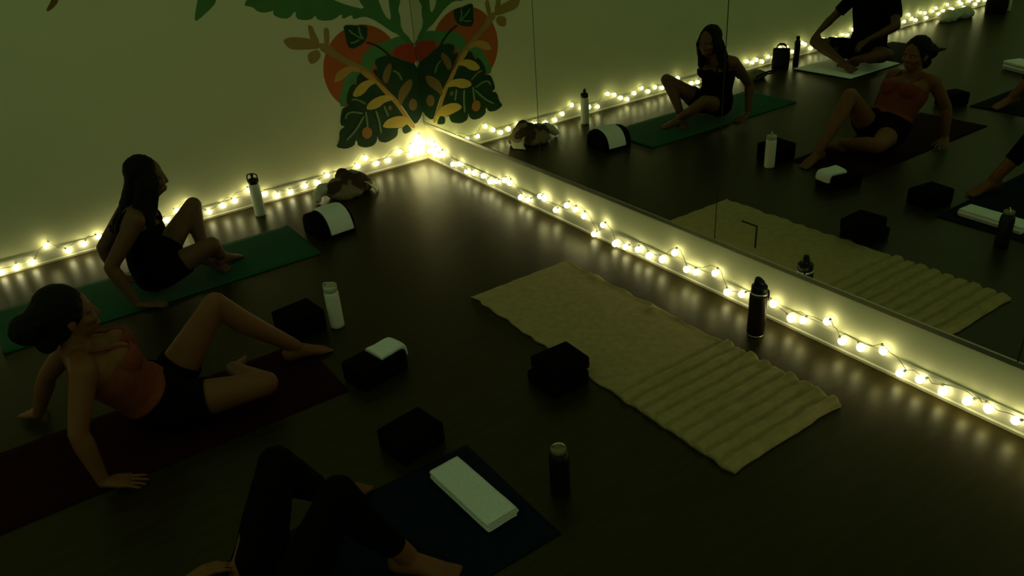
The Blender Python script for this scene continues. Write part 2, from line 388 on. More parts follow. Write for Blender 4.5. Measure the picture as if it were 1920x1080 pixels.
# aluminium channel that carries the mirrors
ch = MB().add(*box(-0.010, 0.005, 0.0, YMAX, MIRROR_Z0 - 0.012, MIRROR_Z0)) \
         .add(*box(0.001, 0.005, 0.0, YMAX, MIRROR_Z0, MIRROR_Z0 + 0.010)).obj('trim_1', ALU, smooth=False)
tag(ch, 'thin aluminium channel under the mirrors', kind='structure')

edges = [0.0, 1.563, 3.061, 4.56, 6.06, 7.56]
mlabels = ['tall wall mirror panel next to the painted corner, reflecting the mural',
           'tall wall mirror panel second from the corner, reflecting both seated people',
           'tall wall mirror panel third from the corner, reflecting the beige towel',
           'tall wall mirror panel fourth from the corner, at the right edge of view',
           'tall wall mirror panel fifth from the corner, past the right edge of view']
for i in range(5):
    g = 0.0025
    y0, y1 = edges[i] + g, edges[i + 1] - g
    root = empty('mirror_panel', (0, (y0 + y1) / 2, MIRROR_Z0), mlabels[i], 'mirror', 'mirror panels on the wall')
    MB().add(*box(-0.008, 0.0, y0, y1, MIRROR_Z0 + 0.001, MIRROR_Z1)).obj('mirror_glass', MIRROR, root, smooth=False)
    MB().add(*box(-0.009, 0.0004, y0 - g, y0 + (0.004 if i == 0 else 0), MIRROR_Z0 + 0.011, MIRROR_Z1)).obj('edge_strip', SEAM, root, smooth=False)
    MB().add(*box(-0.009, 0.0004, y1, y1 + g, MIRROR_Z0 + 0.011, MIRROR_Z1)).obj('edge_strip', SEAM, root, smooth=False)

# outlet cover set into the third mirror
pl = empty('outlet_cover', (0.0, 3.274, 0.342), 'small rectangular metal outlet cover set into the mirror above the black bottle', 'outlet cover')
MB().add(*box(0.0002, 0.0012, 3.226, 3.3235, 0.343, 0.4625)).obj('backing_gasket', SEAM, pl, smooth=False)
MB().add(*box(0.0014, 0.0034, 3.2255, 3.3165, 0.3425, 0.4555)).obj('cover_plate', PLATE, pl, smooth=False)

# ------------------------------------------------------------------ mural painted on wall_left
mu = empty('wall_mural', (0.45, 0.0, 0.27), 'painted tropical mural of monstera leaves, palm fronds and orange disc in the corner', 'mural')
def chaikin(P, it):
    for _ in range(it):
        Q = []
        for a, b in zip(P, P[1:] + P[:1]):
            Q += [(a[0] * .78 + b[0] * .22, a[1] * .78 + b[1] * .22), (a[0] * .22 + b[0] * .78, a[1] * .22 + b[1] * .78)]
        P = Q
    return P
for k, (nm, mt, pts) in enumerate(MURAL):
    pts = chaikin(pts, 0 if 'disc' in nm else 1 if nm in ('monstera_leaf', 'palm_frond', 'bud_leaf', 'red_patch', 'palm_leaf_tip') else 2)
    off = 0.0004 + 0.00022 * k
    n = len(pts)
    V = [(x, off, z) for x, z in pts] + [(x, 0.0, z) for x, z in pts]
    ar = sum(pts[i][0] * pts[(i + 1) % n][1] - pts[(i + 1) % n][0] * pts[i][1] for i in range(n))
    f0 = list(range(n)) if ar < 0 else list(range(n))[::-1]
    F = [f0] + [[i, (i + 1) % n, n + (i + 1) % n, n + i] for i in range(n)]
    mesh_obj(nm, V, F, PAINT[mt], mu, smooth=False)

# ------------------------------------------------------------------ string lights
_bm = bmesh.new(); bmesh.ops.create_icosphere(_bm, subdivisions=2, radius=1.0)
BULB_ME = bpy.data.meshes.new('bulb'); 
for v in _bm.verts:
    z = v.co.z
    k = 1.0 if z < 0 else 1.0 - 0.35 * z * z
    v.co = Vector((v.co.x * 0.0178 * k, v.co.y * 0.0178 * k, z * 0.0205))
_bm.to_mesh(BULB_ME); _bm.free(); BULB_ME.materials.append(BULB)
BULB_ME.polygons.foreach_set('use_smooth', [True] * len(BULB_ME.polygons))
_V, _F = lathe([(0.004, 0.019), (0.0062, 0.0205), (0.0062, 0.027), (0.0045, 0.032), (0.003, 0.034)], 10)
SOCK_ME = bpy.data.meshes.new('socket'); SOCK_ME.from_pydata(_V.tolist(), [], _F); SOCK_ME.materials.append(SOCKET)

def string_light(root, pts, tilts):
    base = np.array(root.location)
    path = []
    for i, (p, tl) in enumerate(zip(pts, tilts)):
        b = bpy.data.objects.new('bulb', BULB_ME); C.objects.link(b); b.parent = root
        b.location = tuple(np.array(p) - base); b.rotation_euler = tl
        s = bpy.data.objects.new('socket', SOCK_ME); C.objects.link(s); s.parent = b
        top = np.array(p) + np.array(Matrix.Rotation(0, 3, 'X') @ (Vector((0, 0, 0.032)) if True else 0))
        R3 = b.rotation_euler.to_matrix()
        top = np.array(p) + np.array(R3 @ Vector((0, 0, 0.032)))
        if i:
            q = path[-1]
            for t in (0.33, 0.66):
                m = q * (1 - t) + top * t + np.array([0, 0, 0.018 * math.sin(i * 2.3 + t * 3)])
                m[2] = max(m[2], 0.006)
                path.append(m)
        path.append(top)
    V, F = tube(np.array(path), 0.0016, 5)
    mesh_obj('wire', V, F, WIRE, root)

LW = [(3.096,.03),(3.01,.035),(2.916,.038),(2.809,.124),(2.702,.051),(2.603,.069),(2.508,.093),(2.42,.07),(2.33,.12),(2.24,.09),(2.15,.05),(2.07,.08),(1.99,.124),(1.907,.15),(1.787,.056),(1.684,.075),(1.596,.087),(1.483,.135),(1.374,.078),(1.29,.04),(1.187,.038),(1.069,.057),(0.967,.051),(0.886,.093),(0.79,.07),(0.707,.059),(0.63,.10),(0.556,.146),(0.47,.081),(0.367,.081),(0.266,.126),(0.167,.076),(0.11,.12),(0.075,.168),(0.055,.11),(0.062,.075),(0.135,.11),(0.10,.078),(0.085,.205),(0.14,.145),(0.045,.15)]
FAR = [(3.2,.06),(3.3,.10),(3.4,.07),(3.5,.12),(3.6,.08),(3.7,.06),(3.814,.105),(3.90,.08),(3.964,.095),(4.06,.06),(4.15,.095),(4.25,.07),(4.332,.153),(4.447,.145),(4.55,.08),(4.696,.149),(4.757,.12),(4.87,.06),(4.97,.09),(5.08,.12),(5.2,.07),(5.3,.1),(5.421,.12)]
x = 5.52
k = 0
while x < 8.9:
    FAR.append((round(x, 3), 0.05 + 0.05 * (1 + math.sin(k * 1.9)) )); x += 0.085 + 0.03 * math.sin(k * 2.7); k += 1
LALL = sorted(LW + FAR, key=lambda q: q[0])
sl = empty('string_light', (3.0, 0.028, 0.0), 'string of glowing round bulbs strung along the painted wall baseboard', 'string lights', 'string lights along the baseboards')
rr = random.Random(3)
string_light(sl, [(x, 0.032, max(z, 0.026)) for x, z in LALL], [(rr.uniform(-.5, .9), rr.uniform(-.9, .9), 0) for _ in LALL])

RW = [(0.085,.085),(0.09,.16),(0.15,.155),(0.17,.075),(0.26,.09),(0.13,.10),(0.2,.13),(0.308,.121),(0.441,.063),(0.54,.09),(0.642,.054),(0.75,.069),(0.875,.081),(0.96,.06),(1.051,.087),(1.157,.123),(1.222,.121),(1.343,.048),(1.431,.054),(1.576,.123),(1.62,.118),(1.741,.074),(1.861,.143),(1.947,.14),(2.03,.122),(2.125,.03),(2.212,.119),(2.317,.03),(2.412,.042),(2.517,.062),(2.605,.052),(2.712,.067),(2.808,.145),(2.899,.077),(2.965,.086),(3.1,.131),(3.186,.052),(3.282,.079),(3.38,.08),(3.471,.103),(3.579,.067),(3.649,.089),(3.773,.138),(3.858,.072),(3.951,.083),(4.056,.117),(4.147,.048),(4.234,.061),(4.332,.052),(4.433,.061),(4.513,.07),(4.617,.074)]
y = 4.72; k = 0
while y < 6.2:
    RW.append((round(y, 3), 0.05 + 0.045 * (1 + math.sin(k * 2.1)))); y += 0.1; k += 1
sr = empty('string_light', (0.024, 3.0, 0.0), 'string of glowing round bulbs strung along the baseboard below the mirrors', 'string lights', 'string lights along the baseboards')
string_light(sr, [(0.024, y, max(z, 0.026)) for y, z in RW], [(rr.uniform(-.9, .9), rr.uniform(-.9, .5), 0) for _ in RW])

# ------------------------------------------------------------------ mats
def yoga_mat(x0, x1, y0, y1, m, label, rz=0.0, t=0.006, curl=0.0):
    nx, ny = 60, 16
    V = []; F = []
    for i in range(nx + 1):
        for j in range(ny + 1):
            u, v = i / nx, j / ny
            x = x0 + (x1 - x0) * u; y = y0 + (y1 - y0) * v
            e = min(u, 1 - u) * (x1 - x0)
            z = t + 0.0012 * math.sin(9 * x + 4 * y) * math.exp(-e * 3) + curl * math.exp(-e * 30)
            V.append((x, y, max(z, 0.003)))
    n1 = len(V)
    W = ny + 1
    for i in range(nx):
        for j in range(ny):
            F.append([i * W + j, (i + 1) * W + j, (i + 1) * W + j + 1, i * W + j + 1])
    V += [(x, y, 0.0006) for x, y, z in V]
    F += [[n1 + a for a in f[::-1]] for f in F]
    rim = [i * W for i in range(nx + 1)] + [nx * W + j for j in range(1, W)] + [i * W + ny for i in range(nx - 1, -1, -1)] + [j for j in range(ny - 1, 0, -1)]
    for a, b in zip(rim, rim[1:] + rim[:1]):
        F.append([b, a, n1 + a, n1 + b])
    c = ((x0 + x1) / 2, (y0 + y1) / 2, 0)
    o = mesh_obj('yoga_mat', V, F, m, smooth=True, loc=c)
    return tag(o, label, 'yoga mat', 'yoga mats on the floor')
yoga_mat(1.418, 3.19, 0.55, 1.135, MAT_G, 'green yoga mat under the person in the black tank top', curl=0.006)
yoga_mat(1.915, 3.60, 2.075, 2.63, MAT_R, 'dark red yoga mat under the person in the salmon top')
yoga_mat(1.70, 3.42, 3.31, 3.93, MAT_B, 'dark blue yoga mat under the folded white towel')
yoga_mat(4.16, 5.90, 0.36, 0.99, MAT_K, 'black yoga mat under the person in black, seen in the mirror')
yoga_mat(4.02, 5.72, 2.26, 2.86, MAT_K, 'black yoga mat by the bare foot, seen at the mirror right edge')

# ------------------------------------------------------------------ beige ribbed towel
def ribbed_towel(x0, x1, y0, y1):
    nx, ny = 60, 440
    g = np.random.default_rng(5)
    V = np.zeros(((nx + 1) * (ny + 1), 3)); F = []
    W = ny + 1
    uu = np.linspace(0, 1, nx + 1); vv = np.linspace(0, 1, ny + 1)
    e0 = np.interp(vv * 40, range(41), g.normal(0, 0.006, 41)); e1 = np.interp(vv * 34, range(35), g.normal(0, 0.007, 35))
    f0 = np.interp(uu * 14, range(15), g.normal(0, 0.004, 15)); f1 = np.interp(uu * 14, range(15), g.normal(0, 0.004, 15))
    for i, u in enumerate(uu):
        for j, v in enumerate(vv):
            a = x0 + e0[j]; b = x1 + e1[j]
            x = a + (b - a) * u; y = (y0 + f0[i]) * (1 - v) + (y1 + f1[i]) * v
            z = 0.007 + 0.0015 * math.sin(5 * x + 3 * y) * math.sin(4 * y)
            if v > 0.61:
                ph = (v - 0.61) / 0.39 * 10.0
                r = 1 - abs(math.cos(math.pi * ph)) ** 7
                s = min(1.0, (v - 0.61) / 0.05) * (1.0 if v < 0.985 else max(0.2, (1 - v) / 0.015))
                z += (0.0145 * r + 0.002 * math.sin(31 * x + 9 * math.floor(ph))) * s
                z += 0.006 * s * math.exp(-((1 - (1 - u)) * 0.66 / 0.03) ** 2) * (1 + math.sin(ph * 4 + 1))
            hem = math.exp(-((u * (b - a)) / 0.010) ** 2) + math.exp(-(((1 - u) * (b - a)) / 0.008) ** 2)
            z += 0.005 * hem * (1 + 0.7 * math.sin(y * 43) * math.sin(y * 17 + 1))
            z += 0.004 * math.exp(-(((1 - v) * (y1 - y0)) / 0.012) ** 2)
            z += 0.016 * math.exp(-((x - x0 - 0.03) / 0.03) ** 2 - ((y - 3.01) / 0.03) ** 2)
            z += 0.010 * math.exp(-((x - x0 - 0.02) / 0.025) ** 2 - ((y - 2.55) / 0.05) ** 2)
            V[i * W + j] = (x, y, max(z, 0.005))
    n1 = len(V)
    for i in range(nx):
        for j in range(ny):
            F.append([i * W + j, (i + 1) * W + j, (i + 1) * W + j + 1, i * W + j + 1])
    Vb = V.copy(); Vb[:, 2] = 0.001
    V = np.concatenate([V, Vb]); F += [[n1 + a for a in f[::-1]] for f in F]
    rim = [i * W for i in range(nx + 1)] + [nx * W + j for j in range(1, W)] + [i * W + ny for i in range(nx - 1, -1, -1)] + [j for j in range(ny - 1, 0, -1)]
    for a, b in zip(rim, rim[1:] + rim[:1]):
        F.append([b, a, n1 + a, n1 + b])
    o = mesh_obj('mat_towel', V, F, BEIGE_T, smooth=True, loc=((x0 + x1) / 2, (y0 + y1) / 2, 0))
    return tag(o, 'long beige towel with a ribbed end spread on the floor by the mirrors', 'towel')
ribbed_towel(0.352, 1.012, 2.262, 4.095)

# ------------------------------------------------------------------ towels, folded or draped
def folded_towel(loc, rz, w, l, layers, t, label, seed=0, parent=None, tilt=0.0):
    """serpentine folded sheet, w across the folds, l along them"""
    pts = []
    hw = w / 2 - t / 2
    for i in range(layers):
        z = t * (i + 0.5)
        s = 1 if i % 2 == 0 else -1
        for k in range(13):
            pts.append((s * (-hw + 2 * hw * k / 12), z))
        if i < layers - 1:
            for a in (30, 60, 90, 120, 150):
                ra = math.radians(a - 90)
                pts.append((s * (hw + t / 2 * math.cos(ra)), z + t / 2 + t / 2 * math.sin(ra)))
    P = np.array(pts); n = len(P)
    D = np.gradient(P, axis=0); D /= np.linalg.norm(D, axis=1, keepdims=True); N = np.stack([-D[:, 1], D[:, 0]], 1)
    th = t * 0.47
    nl = 24; rings = []
    for q in range(nl + 1):
        yy = -l / 2 + l * q / nl
        e = 1.0 - 0.35 * math.exp(-(min(q, nl - q)) * 1.6)
        A = P + N * th * e; B = P - N * th * e
        R = np.concatenate([A, B[::-1]])
        pz = np.stack([R[:, 0], np.full(len(R), yy), R[:, 1]], 1)
        pz[:, 2] += 0.0022 * noise3(pz, 22, seed) * (pz[:, 2] / (t * layers)) + 0.001
        pz[:, 1] += 0.004 * noise3(pz, 30, seed + 1)
        pz[:, 2] = np.maximum(pz[:, 2], 0.0006)
        rings.append(pz)
    V, F = loft(rings, cap=False)
    m = 2 * n
    for i in range(n - 1):
        F.append([i, i + 1, m - 2 - i, m - 1 - i][::-1]); b = nl * m
        F.append([b + i, b + i + 1, b + m - 2 - i, b + m - 1 - i])
    o = mesh_obj('hand_towel', V, F, WHITE_T, smooth=True)
    o.location = loc; o.rotation_euler = (0, tilt, rz)
    return tag(o, label, 'towel')

def sheet_along(path, width_vec, n_w, thick, loc, m, name, seed=0, ripple=0.003):
    """sheet that follows a 3-D path; width_vec spans its width"""
    path = np.asarray(path, float); wv = np.asarray(width_vec, float)
    L = np.r_[0, np.cumsum(np.linalg.norm(np.diff(path, axis=0), axis=1))]
    s = np.linspace(0, L[-1], 50); P = np.stack([np.interp(s, L, path[:, k]) for k in range(3)], 1)
    for _ in range(6):
        P[1:-1] = 0.5 * P[1:-1] + 0.25 * (P[2:] + P[:-2])
    D = np.gradient(P, axis=0); D /= np.linalg.norm(D, axis=1, keepdims=True)
    N = np.cross(D, unit(wv)); N /= np.linalg.norm(N, axis=1, keepdims=True)
    if N[len(N) // 2][2] < 0: N = -N
    top = []; bot = []
    for k in range(n_w + 1):
        u = k / n_w - 0.5
        Q = P + wv * u
        r = ripple * noise3(Q, 26, seed)[:, None]
        ed = 1.0 - 0.5 * math.exp(-min(k, n_w - k) * 1.2)
        top.append(Q + N * (thick * ed + r + ripple * .5)); bot.append(Q + N * (ripple * 0.2 + r * 0.3))
    W = len(P); nv = (n_w + 1) * W
    V = np.concatenate(top + bot); F = []
    for k in range(n_w):
        for i in range(W - 1):
            q = [k * W + i, (k + 1) * W + i, (k + 1) * W + i + 1, k * W + i + 1]
            F.append(q); F.append([nv + a for a in q[::-1]])
    rim = [k * W for k in range(n_w + 1)] + [n_w * W + i for i in range(1, W)] + [k * W + W - 1 for k in range(n_w - 1, -1, -1)] + [i for i in range(W - 2, 0, -1)]
    for a, b in zip(rim, rim[1:] + rim[:1]):
        F.append([b, a, nv + a, nv + b])
    V[:, 2] = np.maximum(V[:, 2], 0.001)
    return mesh_obj(name, V, F, m, smooth=True, loc=loc)

folded_towel((1.843, 3.585, 0.007), math.radians(3), 0.132, 0.375, 4, 0.011, 'white hand towel folded into a long neat rectangle on the dark blue mat', 3)
folded_towel((5.43, 2.02, 0.001), math.radians(20), 0.19, 0.34, 5, 0.017, 'white folded towel far back, seen at the mirror right edge', 9)

# ------------------------------------------------------------------ yoga blocks
BLK = 'black foam props on the floor'
def block(loc, size, rz, label, bev=0.012):
    o = bevel_box('yoga_block', size, FOAM, bev, None, loc, rz, 4)
    return tag(o, label, 'yoga block', BLK)
block((1.140, 3.197, 0.001), (0.212, 0.19, 0.066), 0.02, 'black foam block at the long edge of the beige towel, lower of two stacked')
block((1.122, 3.192, 0.0675), (0.205, 0.178, 0.064), -0.03, 'black foam block at the long edge of the beige towel, upper of two stacked')
block((1.877, 1.965, 0.001), (0.21, 0.19, 0.125), 0.10, 'black foam block right beside the pale bottle without a loop lid')
block((1.752, 2.590, 0.001), (0.26, 0.17, 0.10), 0.20, 'black foam block with a small white towel folded over its end')
block((1.872, 3.165, 0.001), (0.215, 0.175, 0.10), 0.15, 'black foam block lying in the dark just above the folded white towel')
block((3.98, 2.12, 0.001), (0.22, 0.16, 0.11), 0.3, 'black foam block near the bare foot, seen only in the mirror')

# arched bolster with a white towel draped over it
ang = math.radians(4)
ba = np.array([math.cos(ang), math.sin(ang), 0]); bn = np.array([-math.sin(ang), math.cos(ang), 0])
bc = np.array([1.225, 0.83, 0.0])
prof = [(-0.105, 0.001), (-0.108, 0.05), (-0.100, 0.095), (-0.075, 0.130), (-0.035, 0.150), (0.01, 0.155), (0.055, 0.142), (0.088, 0.112), (0.104, 0.07), (0.106, 0.03), (0.105, 0.001)]
rings = []
for t in (-0.127, -0.124, -0.115, -0.05, 0.0, 0.05, 0.115, 0.124, 0.127):
    k = 1.0 if abs(t) < 0.12 else (0.98 if abs(t) < 0.126 else 0.90)
    rings.append(np.array([bc + ba * t + bn * a * 1.25 * k + np.array([0, 0, 0.001 + (z - 0.001) * k]) for a, z in prof]))
V, F = loft(rings)
tag(mesh_obj('arched_block', V, F, FOAM, smooth=True, loc=tuple(bc)), 'arched black foam block under the draped white towel beside the green mat', 'yoga block', BLK)
# towel path over the arch, from the mat side over the top and down to the floor on the mirror side
pth = [bc - ba * 0.022 + bn * a * 1.25 + np.array([0, 0, z + 0.001]) for a, z in [(-0.085, 0.122), (-0.05, 0.147), (0.0, 0.158), (0.05, 0.147), (0.085, 0.118), (0.107, 0.072), (0.113, 0.042), (0.115, 0.028)]]
o = sheet_along(pth, ba * 0.165, 14, 0.010, tuple(bc + np.array([0, 0, 0.12])), WHITE_T, 'hand_towel', 4, 0.004)
tag(o, 'white hand towel draped over the arched black block beside the green mat', 'towel')

# small towel folded over the block end
c5 = np.array([1.752, 2.590, 0.0]); a5 = np.array([math.cos(0.2), math.sin(0.2), 0]); n5 = np.array([-math.sin(0.2), math.cos(0.2), 0])
pth = [c5 + a5 * (s + 0.0) + np.array([0, 0, z]) for s, z in [(0.00, 0.101), (-0.05, 0.102), (-0.10, 0.104), (-0.127, 0.102), (-0.136, 0.085), (-0.136, 0.06)]]
o = sheet_along(pth, n5 * 0.125, 10, 0.022, tuple(c5 + np.array([-0.07, 0, 0.1])), WHITE_T, 'hand_towel', 8, 0.005)
tag(o, 'small white towel folded over the end of a black block by the bare foot', 'towel')

# ------------------------------------------------------------------ bottles
def ring_handle(c, r, th, ax, n=20, full=True, flat=1.0):
    ax = unit(ax); T = np.linspace(0, math.pi if not full else 2 * math.pi, n)
    P = [np.array(c) + ax * r * math.cos(t) + np.array([0, 0, 1]) * r * flat * math.sin(t) for t in T]
    return tube(P, th, 8)

def bottle_root(loc, label, group=None):
    return empty('water_bottle', loc, label, 'bottle', group)

def lathe_part(name, prof, m, root, n=32, at=(0, 0, 0)):
    V, F = lathe(prof, n)
    return mesh_obj(name, V + np.array(root.location) + np.array(at), F, m, root)

# white bottle with black loop lid, by the painted wall
r = bottle_root((1.487, 0.211, 0.0), 'white insulated bottle with a black loop lid beside the painted wall')
lathe_part('bottle_body', [(0.034, 0.001), (0.037, 0.004), (0.0375, 0.02), (0.0375, 0.205), (0.035, 0.222), (0.031, 0.232), (0.030, 0.236)], B_WHITE, r)
lid = lathe_part('lid', [(0.030, 0.2365), (0.0335, 0.238), (0.0345, 0.252), (0.033, 0.266), (0.026, 0.272), (0.012, 0.274)], B_BLACK, r)
V, F = tube([np.array(r.location) + np.array([0.82 * a, -0.57 * a, z]) for a, z in [(-0.034, 0.250), (-0.037, 0.275), (-0.032, 0.300), (-0.015, 0.307), (0.015, 0.307), (0.032, 0.300), (0.037, 0.275), (0.034, 0.250)]], 0.0045, 8)
mesh_obj('carry_loop', V - np.array(r.location), F, B_BLACK, lid, rel=False)
V, F = lathe([(0.008, 0.272), (0.008, 0.290), (0.011, 0.293), (0.011, 0.300), (0.006, 0.302)], 12)
mesh_obj('spout', V, F, B_BLACK, lid, rel=False)

# pale bottle in the middle of the floor
r = bottle_root((1.710, 2.044, 0.0), 'pale bottle with a flat angular cap standing beside a black block')
lathe_part('bottle_body', [(0.034, 0.001), (0.037, 0.005), (0.0375, 0.02), (0.0375, 0.19), (0.036, 0.205), (0.0345, 0.208)], B_WHITE, r)
cp = lathe_part('cap', [(0.0345, 0.209), (0.036, 0.212), (0.036, 0.232), (0.034, 0.236), (0.012, 0.237)], B_GREY, r)
V, F = tube([np.array([0.8 * a, -0.6 * a, z]) for a, z in [(-0.033, 0.228), (-0.033, 0.248), (-0.024, 0.256), (0.024, 0.256), (0.033, 0.248), (0.033, 0.228)]], 0.005, 8)
mesh_obj('carry_handle', V, F, B_GREY, cp, rel=False)

# black bottle in front of the mirrors
r = bottle_root((0.168, 3.495, 0.0), 'black metal bottle standing between the beige towel and the mirrors')
lathe_part('bottle_body', [(0.038, 0.006), (0.042, 0.010), (0.0425, 0.03), (0.0425, 0.2140), (0.041, 0.2240)], B_DARK, r)
lathe_part('base_ring', [(0.036, 0.0006), (0.0405, 0.001), (0.0415, 0.008), (0.038, 0.0095)], STEEL, r)
lathe_part('neck_ring', [(0.036, 0.2240), (0.041, 0.2245), (0.041, 0.2330), (0.036, 0.2345)], STEEL, r)
cp = lathe_part('lid', [(0.034, 0.2345), (0.0375, 0.2360), (0.0375, 0.2620), (0.034, 0.2680), (0.020, 0.2720)], B_BLACK, r)
dd = np.array([-0.82, 0.57, 0])
V, F = eloft([((0, 0, 0.2640) , 0.030, 0.020), (dd * -0.004 + np.array([0, 0, 0.2810]), 0.026, 0.018), (dd * -0.010 + np.array([0, 0, 0.2980]), 0.018, 0.015), (dd * -0.014 + np.array([0, 0, 0.3080]), 0.010, 0.010)], dd)
mesh_obj('spout_cover', V, F, B_BLACK, cp, rel=False)
V, F = tube([dd * a + np.array([0, 0, z]) for a, z in [(0.038, 0.2410), (0.046, 0.2310), (0.047, 0.2010), (0.044, 0.1860)]], 0.005, 8)
mesh_obj('strap', V, F, B_BLACK, cp, rel=False)

# dark bottle with pale lid, foreground
r = bottle_root((1.572, 3.765, 0.0), 'dark bottle with a pale lid standing in the dark foreground')
lathe_part('bottle_body', [(0.034, 0.001), (0.037, 0.005), (0.0375, 0.02), (0.0375, 0.165), (0.034, 0.185), (0.026, 0.196)], B_BLACK, r)
cp = lathe_part('lid', [(0.026, 0.1965), (0.029, 0.198), (0.029, 0.212), (0.026, 0.216), (0.010, 0.217)], mat('lid_khaki', (0.20, 0.18, 0.09), 0.5, vary=0.05), r)
V, F = ring_handle((0, 0, 0.214), 0.021, 0.0035, (0.82, -0.57, 0), full=False, flat=0.9)
mesh_obj('carry_loop', V, F, STEEL, cp, rel=False)

# ------------------------------------------------------------------ bundled camouflage jacket or bag by the wall
def blob(name, parts, vox, m, loc, amp, s, seed, parent=None, smooth=4):
    mb = MB()
    for p in parts: mb.add(*p)
    V, F = remesh(mb.V(), mb.f, vox, smooth)
    N = vnormals(V, F)
    V = V + N * (amp * (noise3(V, s, seed) + 0.6 * np.abs(noise3(V, s * 2.3, seed + 1))))[:, None]
    V[:, 2] = np.maximum(V[:, 2], 0.001)
    return mesh_obj(name, V, F, m, parent, smooth=True) if parent is not None else mesh_obj(name, V, F, m, None, True, loc=loc)

bg = empty('bundled_jacket', (0.86, 0.285, 0.0), 'bundled camouflage jacket with a pale lining heaped beside the painted wall', 'jacket')
E3 = lambda c, a, b, d, rz=0.0: ellipsoid(c, [np.array([math.cos(rz), math.sin(rz), 0]) * a, np.array([-math.sin(rz), math.cos(rz), 0]) * b, np.array([0, 0, d])])
blob('cloth_heap', [E3((0.80, 0.27, 0.07), 0.13, 0.11, 0.095, 0.2), E3((0.90, 0.29, 0.06), 0.11, 0.11, 0.08), E3((0.72, 0.26, 0.045), 0.08, 0.10, 0.055), E3((0.82, 0.20, 0.09), 0.07, 0.07, 0.08),
     E3((0.86, 0.36, 0.04), 0.12, 0.06, 0.05)], 0.008, CAMO, None, 0.014, 22, 3, bg)
blob('sleeve', [tube([(0.98, 0.27, 0.07), (1.03, 0.26, 0.075), (1.075, 0.27, 0.05), (1.085, 0.30, 0.03)], [0.05, 0.045, 0.035, 0.028])], 0.008, PALE_C, None, 0.008, 28, 5, bg)
V_ = [(0.74, 0.30, 0.10), (0.69, 0.31, 0.075), (0.655, 0.345, 0.03), (0.65, 0.385, 0.006)]
o = sheet_along([np.array(q) for q in V_], np.array([0.06, 0.10, 0.0]), 8, 0.006, (0, 0, 0), PALE_C, 'lining_flap', 6, 0.004)
o.parent = bg
for v in o.data.vertices: v.co = v.co - Vector(bg.location)

# ------------------------------------------------------------------ things of the far station, seen in the mirror
tb = empty('tote_bag', (4.14, 0.20, 0.0), 'black tote bag by the painted wall, seen in the mirror beside the person in black', 'bag')
V, F = eloft([((4.14, 0.20, 0.003), 0.085, 0.06), ((4.14, 0.20, 0.06), 0.090, 0.065), ((4.145, 0.20, 0.13), 0.088, 0.055), ((4.145, 0.195, 0.195), 0.085, 0.035), ((4.145, 0.195, 0.205), 0.078, 0.022)], np.array([0.55, 0.83, 0]), sq=0.6)
mesh_obj('bag_body', V, F, BAG_K, tb)
for s in (-1, 1):
    q = np.array([4.145, 0.195, 0.195]) + s * np.array([0.83, -0.55, 0]) * 0.025
    V, F = tube([q + np.array([0.55, 0.83, 0]) * a + np.array([0, 0, z]) for a, z in [(-0.05, 0), (-0.045, 0.03), (-0.02, 0.052), (0.02, 0.052), (0.045, 0.03), (0.05, 0)]], 0.006, 8)
    mesh_obj('handle', V, F, BAG_K, tb)
r = bottle_root((4.34, 0.24, 0.0), 'slim black bottle behind the tote bag, seen in the mirror')
lathe_part('bottle_body', [(0.028, 0.001), (0.031, 0.005), (0.031, 0.23), (0.026, 0.25), (0.018, 0.26)], B_BLACK, r, 20)
lathe_part('cap', [(0.018, 0.261), (0.021, 0.263), (0.021, 0.295), (0.016, 0.30)], B_BLACK, r, 16)
sb = empty('shoulder_bag', (3.66, 0.30, 0.0), 'limp olive shoulder bag with black strap behind the green mat, in the mirror', 'bag')
blob('bag_body', [E3((3.66, 0.28, 0.035), 0.13, 0.09, 0.04, 0.3), E3((3.58, 0.31, 0.03), 0.08, 0.08, 0.035)], 0.008, mat('olive_cloth', (0.16, 0.13, 0.06), 0.9, vary=0.2), None, 0.010, 25, 7, sb)
V, F = tube([(3.56, 0.36, 0.03), (3.55, 0.42, 0.07), (3.62, 0.46, 0.10), (3.72, 0.45, 0.09), (3.78, 0.40, 0.05), (3.76, 0.33, 0.03)], 0.010, 8)
mesh_obj('strap', V, F, BAG_K, sb)
ct = empty('crumpled_cloth', (7.45, 0.20, 0.0), 'crumpled pale cloth beside the far lights, top of the mirror', 'cloth')
blob('cloth_heap', [E3((7.35, 0.2, 0.05), 0.22, 0.10, 0.07), E3((7.6, 0.22, 0.05), 0.16, 0.11, 0.07, 0.4)], 0.012, PALE_C, None, 0.02, 18, 8, ct)
bp = empty('backpack', (8.05, 0.40, 0.0), 'black backpack beside the far crumpled cloth, top of the mirror', 'bag')
V, F = eloft([((8.05, 0.40, 0.003), 0.12, 0.08), ((8.05, 0.40, 0.1), 0.13, 0.09), ((8.05, 0.40, 0.25), 0.12, 0.08), ((8.05, 0.40, 0.32), 0.08, 0.05)], np.array([0.5, 0.86, 0]), sq=0.7)
mesh_obj('bag_body', V, F, BAG_K, bp)
V, F = ring_handle((8.05, 0.40, 0.32), 0.035, 0.006, (0.5, 0.86, 0), full=False)
mesh_obj('handle', V, F, BAG_K, bp)
r = bottle_root((8.30, 0.42, 0.0), 'pale bottle beside the far backpack, top of the mirror')
lathe_part('bottle_body', [(0.034, 0.001), (0.037, 0.005), (0.037, 0.20), (0.028, 0.22), (0.02, 0.23)], B_WHITE, r, 20)
lathe_part('cap', [(0.02, 0.231), (0.024, 0.233), (0.024, 0.26), (0.018, 0.264)], B_BLACK, r, 16)
o = sheet_along([np.array((5.0, 0.68, 0.0075)), np.array((4.6, 0.68, 0.0075)), np.array((4.3, 0.68, 0.0075)), np.array((4.172, 0.68, 0.008))], np.array([0, 0.66, 0]), 24, 0.007, (4.6, 0.68, 0), WHITE_T, 'mat_towel', 11, 0.003)
